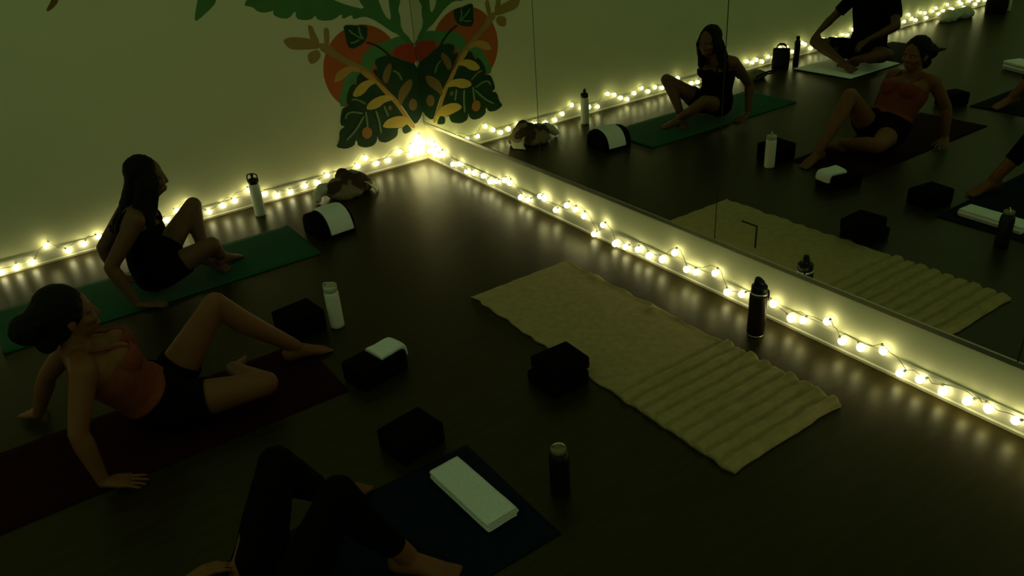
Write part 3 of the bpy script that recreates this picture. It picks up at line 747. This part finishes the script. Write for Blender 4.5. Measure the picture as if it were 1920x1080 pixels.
tag(o, 'white mat towel under the person in black, seen in the mirror', 'towel')

# ------------------------------------------------------------------ people
A3 = lambda *a: np.array(a, float)

class Body:
    """collects closed primitives with a region name; remeshed into one continuous skin"""
    def __init__(s): s.mb = MB(); s.lab = []; s.names = []
    def add(s, region, prim):
        V, F = prim
        if region not in s.names: s.names.append(region)
        s.lab += [s.names.index(region)] * len(V)
        s.mb.add(V, F)
    def limb(s, region, pts, radii, n=14): s.add(region, tube(pts, radii, n))
    def build(s, vox, smooth):
        V0 = s.mb.V(); lab = np.array(s.lab)
        V, F = remesh(V0, s.mb.f, vox, smooth)
        kd = KDTree(len(V0))
        for i, v in enumerate(V0): kd.insert(v, i)
        kd.balance()
        L = np.array([lab[kd.find(v)[1]] for v in V])
        s.V, s.F, s.L = V, np.asarray(F), L
        s.N = vnormals(V, s.F)
    def sel(s, names):
        ids = [s.names.index(n) for n in names if n in s.names]
        return np.isin(s.L, ids)

def lerp(a, b, t): return np.asarray(a, float) * (1 - t) + np.asarray(b, float) * t

def arm(B, tag_, sh, el, wr, fat=1.0):
    sh, el, wr = map(lambda q: np.asarray(q, float), (sh, el, wr))
    B.limb('upper_arm' + tag_, [sh, lerp(sh, el, .35), lerp(sh, el, .75), el], np.array([.050, .047, .041, .037]) * fat)
    B.limb('forearm' + tag_, [el, lerp(el, wr, .25), lerp(el, wr, .7), wr], np.array([.037, .040, .030, .0245]) * fat)

def hand(B, tag_, wr, d, n, right, curl=0.12, spread=0.10, s=1.0):
    """wr wrist, d toward fingers, n out of the back of the hand"""
    wr = np.asarray(wr, float); d = unit(d); n = unit(np.asarray(n, float) - d * (np.asarray(n, float) @ d))
    th = np.cross(n, d) * (1 if right else -1)       # thumb side
    secs = [(wr - d * .01, .025 * s, .020 * s), (wr + d * .02 * s, .031 * s, .019 * s), (wr + d * .055 * s, .040 * s, .015 * s), (wr + d * .088 * s, .041 * s, .012 * s)]
    B.add('hand' + tag_, eloft(secs, th, 16))
    for k, (off, ln, r) in enumerate([(.031, .070, .0086), (.0105, .078, .0088), (-.0105, .073, .0085), (-.030, .057, .0078)]):
        base = wr + d * (.080 * s) + th * off * s
        dd = unit(d + th * (off / .03) * spread); pts = [base - d * .012, base]; a = 0.0
        for seg in (.44, .31, .25):
            a += curl
            q = dd * math.cos(a) - n * math.sin(a)
            pts.append(pts[-1] + q * ln * seg * s)
        B.limb('hand' + tag_, pts, np.array([r, r, r * .97, r * .9, r * .8]) * s, 10)
    tb = wr + d * .022 * s + th * .022 * s - n * .004
    q1 = unit(d * .62 + th * .75 - n * .15); q2 = unit(d * .85 + th * .45 - n * .2)
    B.limb('hand' + tag_, [tb, tb + q1 * .038 * s, tb + q1 * .038 * s + q2 * .026 * s, tb + q1 * .038 * s + q2 * .048 * s], np.array([.014, .011, .0098, .0085]) * s, 10)

def leg(B, tag_, hip, kn, an, fat=1.0):
    hip, kn, an = map(lambda q: np.asarray(q, float), (hip, kn, an))
    back = np.zeros(3)
    B.limb('thigh' + tag_, [hip, lerp(hip, kn, .3), lerp(hip, kn, .7), kn], np.array([.088, .082, .065, .054]) * fat, 18)
    ax = unit(an - kn); v = unit(hip - kn); back = unit(v - ax * (v @ ax)) * .014
    B.limb('shin' + tag_, [kn, lerp(kn, an, .18) + back * .5, lerp(kn, an, .36) + back, lerp(kn, an, .65) + back * .5, an], np.array([.052, .053, .054, .043, .034]) * fat, 16)

def foot(B, tag_, an, d, n, right, s=1.0):
    an = np.asarray(an, float); d = unit(d); n = unit(np.asarray(n, float) - d * (np.asarray(n, float) @ d))
    sd = np.cross(n, d)          # left of the foot
    big = sd if right else -sd   # big toe on the inner side
    P = lambda a, z, b=0.0: an + d * a * s + n * (z - .072) * s + big * b * s
    secs = [(P(-.062, .030), .020, .022), (P(-.045, .036), .031, .034), (P(-.01, .046), .033, .044), (P(.04, .040), .035, .036), (P(.085, .028), .042, .025), (P(.125, .018), .045, .017), (P(.142, .015), .040, .012)]
    B.add('foot' + tag_, eloft([(c, w * s, h * s) for c, w, h in secs], sd, 16))
    for off, ln, r in [(.030, .040, .0135), (.012, .040, .0100), (-.004, .035, .0095), (-.018, .030, .0090), (-.031, .024, .0085)]:
        B.limb('foot' + tag_, [P(.120, .014, off), P(.142, .014, off * 1.05), P(.142 + ln * .7, .0105, off * 1.08)], np.array([r, r, r * .85]) * s, 9)

def head(B, c, fwd, up, s=1.0, woman=True):
    """c: centre of the skull; returns frame"""
    c = np.asarray(c, float); up = unit(up); fwd = unit(np.asarray(fwd, float) - up * (np.asarray(fwd, float) @ up)); lf = np.cross(up, fwd)
    P = lambda f, l, u: c + (fwd * f + lf * l + up * u) * s
    B.add('head', ellipsoid(P(-.012, 0, .022), [fwd * .096 * s, lf * .075 * s, up * .094 * s], 20, 14))
    B.add('face', ellipsoid(P(.032, 0, -.030), [fwd * .061 * s, lf * .062 * s, up * .084 * s], 18, 12))
    jw = .046 if woman else .054
    B.add('face', eloft([(P(.010, 0, -.045), .060 * s, .060 * s), (P(.026, 0, -.075), jw * s, .052 * s), (P(.044, 0, -.100), .030 * s, .036 * s), (P(.055, 0, -.112), .016 * s, .020 * s)], lf, 16))
    B.limb('face', [P(.086, 0, .010), P(.094, 0, -.014), P(.101, 0, -.031)], np.array([.009, .0105, .0115]) * s, 10)
    for q in (-1, 1):
        B.limb('face', [P(.092, .010 * q, -.034), P(.088, .014 * q, -.034)], np.array([.008, .007]) * s, 8)
        B.limb('face', [P(.082, .016 * q, .020), P(.078, .040 * q, .020), P(.066, .054 * q, .012)], np.array([.0095, .010, .008]) * s, 8)
        B.limb('face', [P(.068, .036 * q, -.030), P(.050, .052 * q, -.026)], np.array([.023, .020]) * s, 8)
        B.add('face', ellipsoid(P(.056, 0, -.070), [fwd * .034 * s, lf * .038 * s, up * .032 * s], 14, 10))
        B.add('face', ellipsoid(P(-.010, .076 * q, -.012), [(fwd * .016 - up * .004) * s, (lf * q * .010 - fwd * .006) * s, up * .031 * s], 12, 8))
    B.limb('face', [P(.088, -.018, -.067), P(.094, 0, -.063), P(.088, .018, -.067)], np.array([.006, .008, .006]) * s, 8)
    B.limb('face', [P(.084, -.015, -.077), P(.090, 0, -.078), P(.084, .015, -.077)], np.array([.007, .0085, .007]) * s, 8)
    return c, fwd, lf, up

def eyes(root, hd, s=1.0):
    c, fwd, lf, up = hd
    for q in (-1, 1):
        e = c + (fwd * .0775 + lf * q * .030 + up * .000) * s
        mb = MB(); mb.add(*ellipsoid(e, [fwd * .0110, lf * .0115, up * .0065], 12, 8))
        ey = mb.obj('eye', EYE, root)
        V, F = ellipsoid(e + fwd * .0078, [fwd * .004, lf * .0050, up * .0050], 10, 6)
        mesh_obj('iris', V - np.array(root.location), F, IRIS, ey, rel=False)

def torso(B, pel, waist, chest, neck, shL, shR, hipL, hipR, hw=(.165, .130, .150, .155), dp=(.115, .092, .105, .085), bust=0.0, fwd=None):
    pel, waist, chest, neck, shL, shR, hipL, hipR = [np.asarray(q, float) for q in (pel, waist, chest, neck, shL, shR, hipL, hipR)]
    s0 = unit(hipL - hipR); s1 = unit(shL - shR); shm = (shL + shR) / 2
    secs = [(pel + (pel - waist) * .55, .11, .075), (pel + (pel - waist) * .2, hw[0], dp[0]), (lerp(pel, waist, .45), hw[0] * .97, dp[0] * .97), (waist, hw[1], dp[1]), (lerp(waist, chest, .55), hw[1] * 1.06, dp[1] * 1.06),
            (chest, hw[2], dp[2]), (lerp(chest, shm, .65), hw[3], dp[3] * 1.05), (shm, hw[3] * .86, dp[3] * .75), (lerp(shm, neck, .5), .075, .062)]
    sides = [s0, s0, s0, lerp(s0, s1, .5), lerp(s0, s1, .7), s1, s1, s1, s1]
    V, F = eloft(secs, sides, 26, .9)
    h = np.linspace(0, 1, len(secs))
    names = ['pelvis', 'pelvis', 'pelvis', 'waist', 'waist', 'chest', 'chest', 'shoulder', 'shoulder']
    # add in slices so each band keeps its own region
    B_lab = []
    for nme in names:
        B_lab += [nme] * 26
    B_lab += ['pelvis', 'shoulder']
    for nme in ('pelvis', 'waist', 'chest', 'shoulder'):
        if nme not in B.names: B.names.append(nme)
    B.lab += [B.names.index(n) for n in B_lab]
    B.mb.add(V, F)
    for sh, sg in ((shL, 1), (shR, -1)):
        B.limb('shoulder', [lerp(shm, neck, .4), lerp(shm, sh, .55) + (neck - shm) * .12, sh], [.045, .050, .052])
    if bust > 0:
        for sg in (1, -1):
            c = lerp(chest, shm, .18) + s1 * sg * .068 + fwd * (dp[2] * .75)
            B.add('chest', ellipsoid(c, [fwd * bust, s1 * bust * 1.02, np.cross(fwd, s1) * bust * 1.05], 16, 10))
    for hp in (hipL, hipR):
        B.add('pelvis', ellipsoid(lerp(pel, hp, .75) - (fwd * .05 if fwd is not None else 0), [A3(.085, 0, 0), A3(0, .085, 0), A3(0, 0, .09)], 16, 10))

def neck_part(B, neck, headc, r=.050):
    neck = np.asarray(neck, float); headc = np.asarray(headc, float)
    B.limb('neck', [neck - (headc - neck) * .25, neck, lerp(neck, headc, .45), lerp(neck, headc, .7)], [r * 1.25, r * 1.05, r * .95, r * .95], 16)

def garment(B, name, root, mask, m, off=.006, thick=.004, amp=.0025, s=35, seed=1):
    E = np.concatenate([B.F[:, [0, 1]], B.F[:, [1, 2]], B.F[:, [2, 3]], B.F[:, [3, 0]]])
    deg = np.maximum(np.bincount(E.ravel(), minlength=len(B.V)), 1)
    w = mask.astype(float)
    for _ in range(10):
        s_ = np.bincount(E[:, 0], w[E[:, 1]], len(B.V)) + np.bincount(E[:, 1], w[E[:, 0]], len(B.V))
        w = .4 * w + .6 * s_ / deg
    keep = (w > .5)[B.F].all(1); F = B.F[keep]
    ids = np.unique(F); mp = -np.ones(len(B.V), int); mp[ids] = np.arange(len(ids))
    V = B.V[ids] + B.N[ids] * (off + amp * noise3(B.V[ids], s, seed) + amp * .5)[:, None]
    V[:, 2] = np.maximum(V[:, 2], 0.0075)
    G = mp[F]; e = np.concatenate([G[:, [0, 1]], G[:, [1, 2]], G[:, [2, 3]], G[:, [3, 0]]]); es = np.sort(e, 1)
    key = es[:, 0] * len(V) + es[:, 1]; u_, c_ = np.unique(key, return_counts=True)
    be = np.stack([u_[c_ == 1] // len(V), u_[c_ == 1] % len(V)], 1)
    nb = np.bincount(be.ravel(), minlength=len(V)); bi = nb > 0
    for _ in range(25):                               # clean hems
        s_ = np.zeros_like(V); np.add.at(s_, be[:, 0], V[be[:, 1]]); np.add.at(s_, be[:, 1], V[be[:, 0]])
        V[bi] = .5 * V[bi] + .5 * s_[bi] / nb[bi][:, None]
    o = mesh_obj(name, V, mp[F], m, root)
    md = o.modifiers.new('cloth_thickness', 'SOLIDIFY'); md.thickness = thick; md.offset = -1
    return o

def straps(B, root, shL, shR, neck, lat, axis, h0, m, fwd):
    # narrow shoulder straps that follow the skin, front hem to back hem
    sd = unit(shL - shR); shm = (shL + shR) / 2
    kd = KDTree(len(B.V))
    for i, v in enumerate(B.V): kd.insert(v, i)
    kd.balance()
    for s in (1, -1):
        pts = []
        for a in np.linspace(-95, 95, 21):
            r = math.radians(a)
            q = shm + sd * s * lat - axis * h0 + (axis * (h0 + .03) * math.cos(r) + fwd * .16 * math.sin(r))
            i = kd.find(q)[1]
            pts.append(B.V[i] + B.N[i] * .006)
        pts = np.array(pts)
        for _ in range(3): pts[1:-1] = .5 * pts[1:-1] + .25 * (pts[2:] + pts[:-2])
        V, F = tube(pts, .0075, 8)
        mesh_obj('shoulder_strap', V, F, m, root)

def hair_mesh(root, prims, vox, amp, seed, name='hair'):
    mb = MB()
    for q in prims: mb.add(*q)
    V, F = remesh(mb.V(), mb.f, vox, 3)
    N = vnormals(V, F)
    V = V + N * (amp * noise3(V * A3(1, 1, .25), 130, seed))[:, None]
    return mesh_obj(name, V, F, HAIR, root)

def cap_prims(hd, s=1.0, grow=1.0):
    c, fwd, lf, up = hd
    P = lambda f, l, u: c + (fwd * f + lf * l + up * u) * s
    return [ellipsoid(P(-.026, 0, .036), [fwd * .094 * s * grow, lf * .086 * s * grow, up * .094 * s * grow], 22, 14),
            ellipsoid(P(-.055, 0, -.015), [fwd * .062 * s * grow, lf * .074 * s * grow, up * .080 * s * grow], 18, 12)]

def finish(B, root, skin, vox, smooth=2):
    B.V[:, 2] = np.maximum(B.V[:, 2], 0.0068)
    return mesh_obj('body', B.V, B.F, skin, root)

# ---- woman in the black tank top, on the green mat
def woman_black():
    root = empty('person', (2.33, 0.92, 0.0), 'person in black tank top with long dark hair sitting on the green mat', 'person')
    B = Body()
    fw = A3(-.97, .10, 0)
    shL, shR = A3(2.345, .785, .505), A3(2.385, 1.075, .495)
    hipL, hipR = A3(2.31, .835, .125), A3(2.32, 1.0, .125)
    neck, hc = A3(2.325, .93, .555), A3(2.245, .932, .675)
    torso(B, (2.345, .917, .135), (2.375, .92, .255), (2.375, .925, .385), neck, shL, shR, hipL, hipR, bust=.062, fwd=unit(A3(-.95, .05, .1)))
    neck_part(B, neck, hc)
    hd = head(B, hc, A3(-.96, .14, -.20), A3(-.14, 0, .97), 1.0)
    elR, wrR = A3(2.575, 1.10, .285), A3(2.51, 1.16, .055)
    arm(B, 'R', shR, elR, wrR); hand(B, 'R', wrR, A3(-.85, .15, -.22), A3(-.2, 0, 1), True, curl=.06)
    elL, wrL = A3(2.555, .76, .28), A3(2.52, .72, .055)
    arm(B, 'L', shL, elL, wrL); hand(B, 'L', wrL, A3(-.85, -.2, -.22), A3(-.2, 0, 1), False, curl=.06)
    knL, anL = A3(2.005, .695, .345), A3(2.035, .835, .085)
    knL = A3(2.000, .690, .365)
    leg(B, 'L', hipL, knL, anL, .92); foot(B, 'L', anL, A3(-.55, .80, -.12), A3(-.1, .1, 1), False, .95)
    knR, anR = A3(2.035, 1.095, .245), A3(1.955, .90, .085)
    leg(B, 'R', hipR, knR, anR, .92); foot(B, 'R', anR, A3(-.80, -.55, -.10), A3(0, 0, 1), True, .95)
    B.build(.0055, 3)
    body = finish(B, root, SKIN_A, .0055)
    eyes(root, hd)
    V = B.V
    shm = (shL + shR) / 2
    t = B.sel(['pelvis', 'waist', 'chest', 'shoulder']) 
    dx = np.abs((V - shm) @ unit(shL - shR))
    tank = t & (V[:, 2] < .435)
    garment(B, 'tank_top', root, tank & (V[:, 2] > .12), BLACK_C, seed=3)
    straps(B, root, shL, shR, neck, .075, A3(0, 0, 1), .10, BLACK_C, fw)
    th = np.minimum(np.linalg.norm(V - hipL, axis=1), np.linalg.norm(V - hipR, axis=1))
    garment(B, 'shorts', root, (B.sel(['pelvis']) & (V[:, 2] < .22)) | (B.sel(['thighL', 'thighR', 'pelvis']) & (th < .17) & (V[:, 2] < .28)), BLACK_C, off=.008, seed=5)
    c, f, l, u = hd
    pr_ = cap_prims(hd)
    g = random.Random(11)
    for k in range(34):
        a = g.uniform(-1, 1)                      # round the back of the head, from left to right temple
        ang = a * math.radians(118)
        dirv = -f * math.cos(ang) + l * math.sin(ang)
        st = c + u * .07 + dirv * .055
        mid = c + dirv * (.083 + g.uniform(0, .012)) - u * .02
        low = c + dirv * (.088 + g.uniform(0, .02)) - u * .15 - f * .03
        side = 1 if ang > 0 else -1
        if abs(a) > .55:
            end = shm + unit(shL - shR) * side * g.uniform(.05, .13) + fw * g.uniform(.03, .12) + A3(0, 0, -g.uniform(.02, .13))
        else:
            end = shm + unit(shL - shR) * a * .17 - fw * g.uniform(.10, .135) + A3(0, 0, -g.uniform(.08, .24))
        e2 = lerp(low, end, .55) + dirv * .015
        pr_.append(tube([st, mid, low, e2, end], [.020, .024, .024, .020, .007], 8))
    hair_mesh(root, pr_, .0065, .0025, 4)
    return root
woman_black()

# ---- woman in the salmon top, leaning back on both hands on the red mat
def woman_salmon():
    root = empty('person', (2.68, 2.33, 0.0), 'person in salmon top leaning back on both hands on the dark red mat', 'person')
    B = Body()
    shL, shR = A3(2.865, 2.205, .470), A3(2.885, 2.52, .470)
    hipL, hipR = A3(2.60, 2.245, .125), A3(2.60, 2.415, .125)
    neck, hc = A3(2.875, 2.365, .530), A3(2.862, 2.362, .650)
    torso(B, (2.64, 2.33, .135), (2.725, 2.345, .240), (2.795, 2.360, .370), neck, shL, shR, hipL, hipR, hw=(.175, .14, .158, .16), dp=(.12, .10, .11, .088), bust=.068, fwd=unit(A3(-.85, -.02, .45)))
    neck_part(B, neck, hc)
    hd = head(B, hc, A3(-.98, -.10, -.05), A3(-.02, 0, 1), 1.0)
    elR, wrR = A3(2.975, 2.60, .275), A3(2.955, 2.645, .055)
    arm(B, 'R', shR, elR, wrR); hand(B, 'R', wrR, A3(-.80, .28, -.22), A3(-.2, 0, 1), True, curl=.05, spread=.2)
    elL, wrL = A3(3.015, 2.055, .27), A3(3.105, 1.955, .055)
    arm(B, 'L', shL, elL, wrL); hand(B, 'L', wrL, A3(.35, -.75, -.22), A3(0, -.2, 1), False, curl=.05)
    knL, anL = A3(2.305, 2.235, .435), A3(2.00, 2.235, .085)
    leg(B, 'L', hipL, knL, anL); foot(B, 'L', anL, A3(-.98, -.02, -.12), A3(-.12, 0, 1), False)
    knR, anR = A3(2.245, 2.545, .145), A3(2.14, 2.225 - .04, .075)
    anR = A3(2.30, 2.215, .078)
    leg(B, 'R', hipR, knR, anR); foot(B, 'R', anR, A3(-.25, -.95, -.02), A3(.5, -.1, .9), True)
    B.build(.0055, 3)
    finish(B, root, SKIN_B, .0055)
    eyes(root, hd)
    V = B.V
    shm = (shL + shR) / 2; ax = unit(A3(.155, 0, .25)); h = (V - A3(2.64, 2.33, .135)) @ ax
    t = B.sel(['pelvis', 'waist', 'chest', 'shoulder'])
    dx = np.abs((V - shm) @ unit(shL - shR))
    top = t & (h > .080) & (h < .325)
    garment(B, 'tank_top', root, top, PINK_C, off=.007, amp=.004, seed=3)
    straps(B, root, shL, shR, neck, .085, ax, .11, PINK_C, unit(A3(-.85, 0, .5)))
    th = np.minimum(np.linalg.norm(V - hipL, axis=1), np.linalg.norm(V - hipR, axis=1))
    garment(B, 'shorts', root, (t & (h < .085)) | (B.sel(['thighL', 'thighR', 'pelvis']) & (th < .16) & (h < .16)), BLACK_C, off=.011, seed=5)
    c, f, l, u = hd
    pr_ = cap_prims(hd, 1.0, 1.05)
    bun = c - f * .150 - u * .005
    pr_ += [ellipsoid(bun, [f * .062, l * .060, u * .062], 16, 10), ellipsoid(lerp(c, bun, .62) + u * .02, [f * .06, l * .05, u * .06], 16, 10), ellipsoid(c - f * .10 - u * .07, [f * .045, l * .06, u * .055], 14, 8)]
    g = random.Random(5)
    for k in range(18):
        a = g.uniform(-1.9, 1.9); b = g.uniform(-.4, 1.2)
        q = -f * math.cos(a) * math.cos(b) + l * math.sin(a) * math.cos(b) + u * math.sin(b)
        pr_.append(tube([c + u * .02 + q * .085, lerp(c + q * .095, bun, .4) + u * .03, bun + q * .03], [.014, .018, .012], 8))
    hair_mesh(root, pr_, .0065, .003, 6)
    return root
woman_salmon().location.z = 0.0015

# ---- man in black, cross-legged, seen only in the mirror
def man_black():
    root = empty('person', (4.72, 0.75, 0.0), 'person in black shirt and shorts sitting cross-legged, seen in the mirror', 'person')
    B = Body()
    shL, shR = A3(4.80, .535, .640), A3(4.83, .935, .640)
    hipL, hipR = A3(4.74, .655, .13), A3(4.74, .845, .13)
    neck, hc = A3(4.80, .735, .715), A3(4.765, .735, .845)
    torso(B, (4.78, .75, .14), (4.83, .745, .30), (4.83, .738, .48), neck, shL, shR, hipL, hipR, hw=(.175, .16, .185, .195), dp=(.125, .115, .12, .10), fwd=A3(-1, 0, 0))
    neck_part(B, neck, hc, .058)
    hd = head(B, hc, A3(-1, .1, -.1), A3(-.05, 0, 1), 1.03, False)
    knL, anL = A3(4.44, .395, .215), A3(4.36, .775, .088)
    leg(B, 'L', hipL, knL, anL, 1.02); foot(B, 'L', anL, A3(-.35, .90, -.05), A3(-.5, -.1, .8), False)
    knR, anR = A3(4.46, 1.185, .20), A3(4.50, .80, .085)
    leg(B, 'R', hipR, knR, anR, 1.02); foot(B, 'R', anR, A3(-.15, -.95, -.02), A3(-.3, .1, .9), True)
    elL, wrL = A3(4.68, .385, .43), A3(4.475, .375, .315)
    arm(B, 'L', shL, elL, wrL, 1.08); hand(B, 'L', wrL, A3(-.75, .05, -.65), A3(-.6, 0, .75), False, curl=.35)
    elR, wrR = A3(4.68, 1.10, .42), A3(4.50, .93, .30)
    arm(B, 'R', shR, elR, wrR, 1.08); hand(B, 'R', wrR, A3(-.65, -.45, -.6), A3(-.5, 0, .85), True, curl=.35)
    B.build(.0075, 3)
    finish(B, root, SKIN_C, .0075)
    eyes(root, hd, 1.03)
    V = B.V
    sl_ = (B.sel(['upper_armL']) & (np.linalg.norm(V - shL, axis=1) < .21)) | (B.sel(['upper_armR']) & (np.linalg.norm(V - shR, axis=1) < .21))
    garment(B, 't_shirt', root, (B.sel(['waist', 'chest', 'shoulder', 'pelvis']) & (V[:, 2] > .12) & (V[:, 2] < .70)) | sl_, BLACK_C, off=.014, amp=.006, s=25, seed=2)
    th = np.minimum(np.linalg.norm(V - hipL, axis=1), np.linalg.norm(V - hipR, axis=1))
    garment(B, 'shorts', root, (B.sel(['pelvis']) & (V[:, 2] < .24)) | (B.sel(['thighL', 'thighR', 'pelvis']) & (th < .30)), BLACK_C, off=.016, amp=.006, s=25, seed=6)
    hair_mesh(root, cap_prims(hd, 1.03), .007, .002, 9)
    return root
man_black().location.z = 0.016

# ---- person in black leggings at the lower edge of the frame
def person_leggings(loc, label, mirror_y=False):
    root = empty('person', (2.75, 3.78, 0.0), label, 'person')
    B = Body()
    shL, shR = A3(3.13, 3.70, .385), A3(3.13, 4.02, .385)
    hipL, hipR = A3(2.705, 3.695, .13), A3(2.705, 3.87, .13)
    neck, hc = A3(3.18, 3.865, .435), A3(3.27, 3.89, .525)
    torso(B, (2.755, 3.782, .14), (2.88, 3.80, .215), (3.01, 3.83, .30), neck, shL, shR, hipL, hipR, bust=.06, fwd=unit(A3(-.55, 0, .8)))
    neck_part(B, neck, hc)
    hd = head(B, hc, A3(-.8, 0, .5), A3(.5, .1, .8), 1.0)
    knR, anR = A3(2.375, 3.725, .430), A3(2.205, 3.765, .092)
    leg(B, 'R', hipR, knR, anR); foot(B, 'R', anR, A3(-.72, .60, -.10), A3(-.1, 0, 1), True)
    knL, anL = A3(2.475, 3.470, .435), A3(2.285, 3.335, .092)
    leg(B, 'L', hipL, knL, anL); foot(B, 'L', anL, A3(-.85, -.35, -.10), A3(-.1, 0, 1), False)
    elL, wrL = A3(2.925, 3.57, .265), A3(2.80, 3.575, .265)
    elL, wrL = A3(3.03, 3.60, .15), A3(2.86, 3.61, .265)
    arm(B, 'L', shL, elL, wrL); hand(B, 'L', wrL, A3(-.85, -.05, .15), A3(0, -.3, 1), False, curl=.25)
    elR, wrR = A3(3.22, 4.08, .15), A3(3.13, 4.22, .045)
    arm(B, 'R', shR, elR, wrR); hand(B, 'R', wrR, A3(-.8, .2, -.22), A3(-.2, 0, 1), True, curl=.06)
    B.build(.0065, 3)
    finish(B, root, SKIN_B, .0065)
    eyes(root, hd)
    V = B.V
    leggings = B.sel(['pelvis', 'thighL', 'thighR']) | (B.sel(['shinL']) & (np.linalg.norm(V - anL, axis=1) > .15)) | (B.sel(['shinR']) & (np.linalg.norm(V - anR, axis=1) > .06))
    garment(B, 'leggings', root, leggings & ~B.sel(['handL']), BLACK_C, off=.005, seed=2)
    garment(B, 'long_sleeve_top', root, (B.sel(['waist', 'chest', 'shoulder', 'upper_armL', 'upper_armR', 'forearmL', 'forearmR'])) & (V[:, 2] < .58) & (np.linalg.norm(V - wrL, axis=1) > .04) & (np.linalg.norm(V - wrR, axis=1) > .04), BLACK_C, off=.008, seed=3)
    V_, F_ = tube([wrL + unit(wrL - elL) * .004 + .0285 * (math.cos(t) * unit(np.cross(wrL - elL, A3(0, 0, 1))) + math.sin(t) * unit(np.cross(np.cross(wrL - elL, A3(0, 0, 1)), wrL - elL))) for t in np.linspace(0, 2 * math.pi, 24)], .005, 8)
    mesh_obj('bracelet', V_, F_, B_WHITE, root)
    hair_mesh(root, cap_prims(hd, 1.0, 1.04) + [ellipsoid(hc + A3(.11, 0, .0), [A3(.05, 0, 0), A3(0, .05, 0), A3(0, 0, .05)])], .007, .003, 9)
    root['kind'] = 'thing'
    return root
pd = person_leggings(None, 'person in black leggings with bare feet at the bottom edge, beside the folded towel')

# ---- another person further back: only a bare foot shows at the edge of the mirror
pe = pd.copy(); C.objects.link(pe)
pe['label'] = 'person further back whose bare foot shows at the right edge of the mirror'
pe.location = (4.66, 2.95, 0.002)
for ch_ in list(pd.children):
    k_ = ch_.copy(); C.objects.link(k_); k_.parent = pe
    for g_ in ch_.children:
        q_ = g_.copy(); C.objects.link(q_); q_.parent = k_
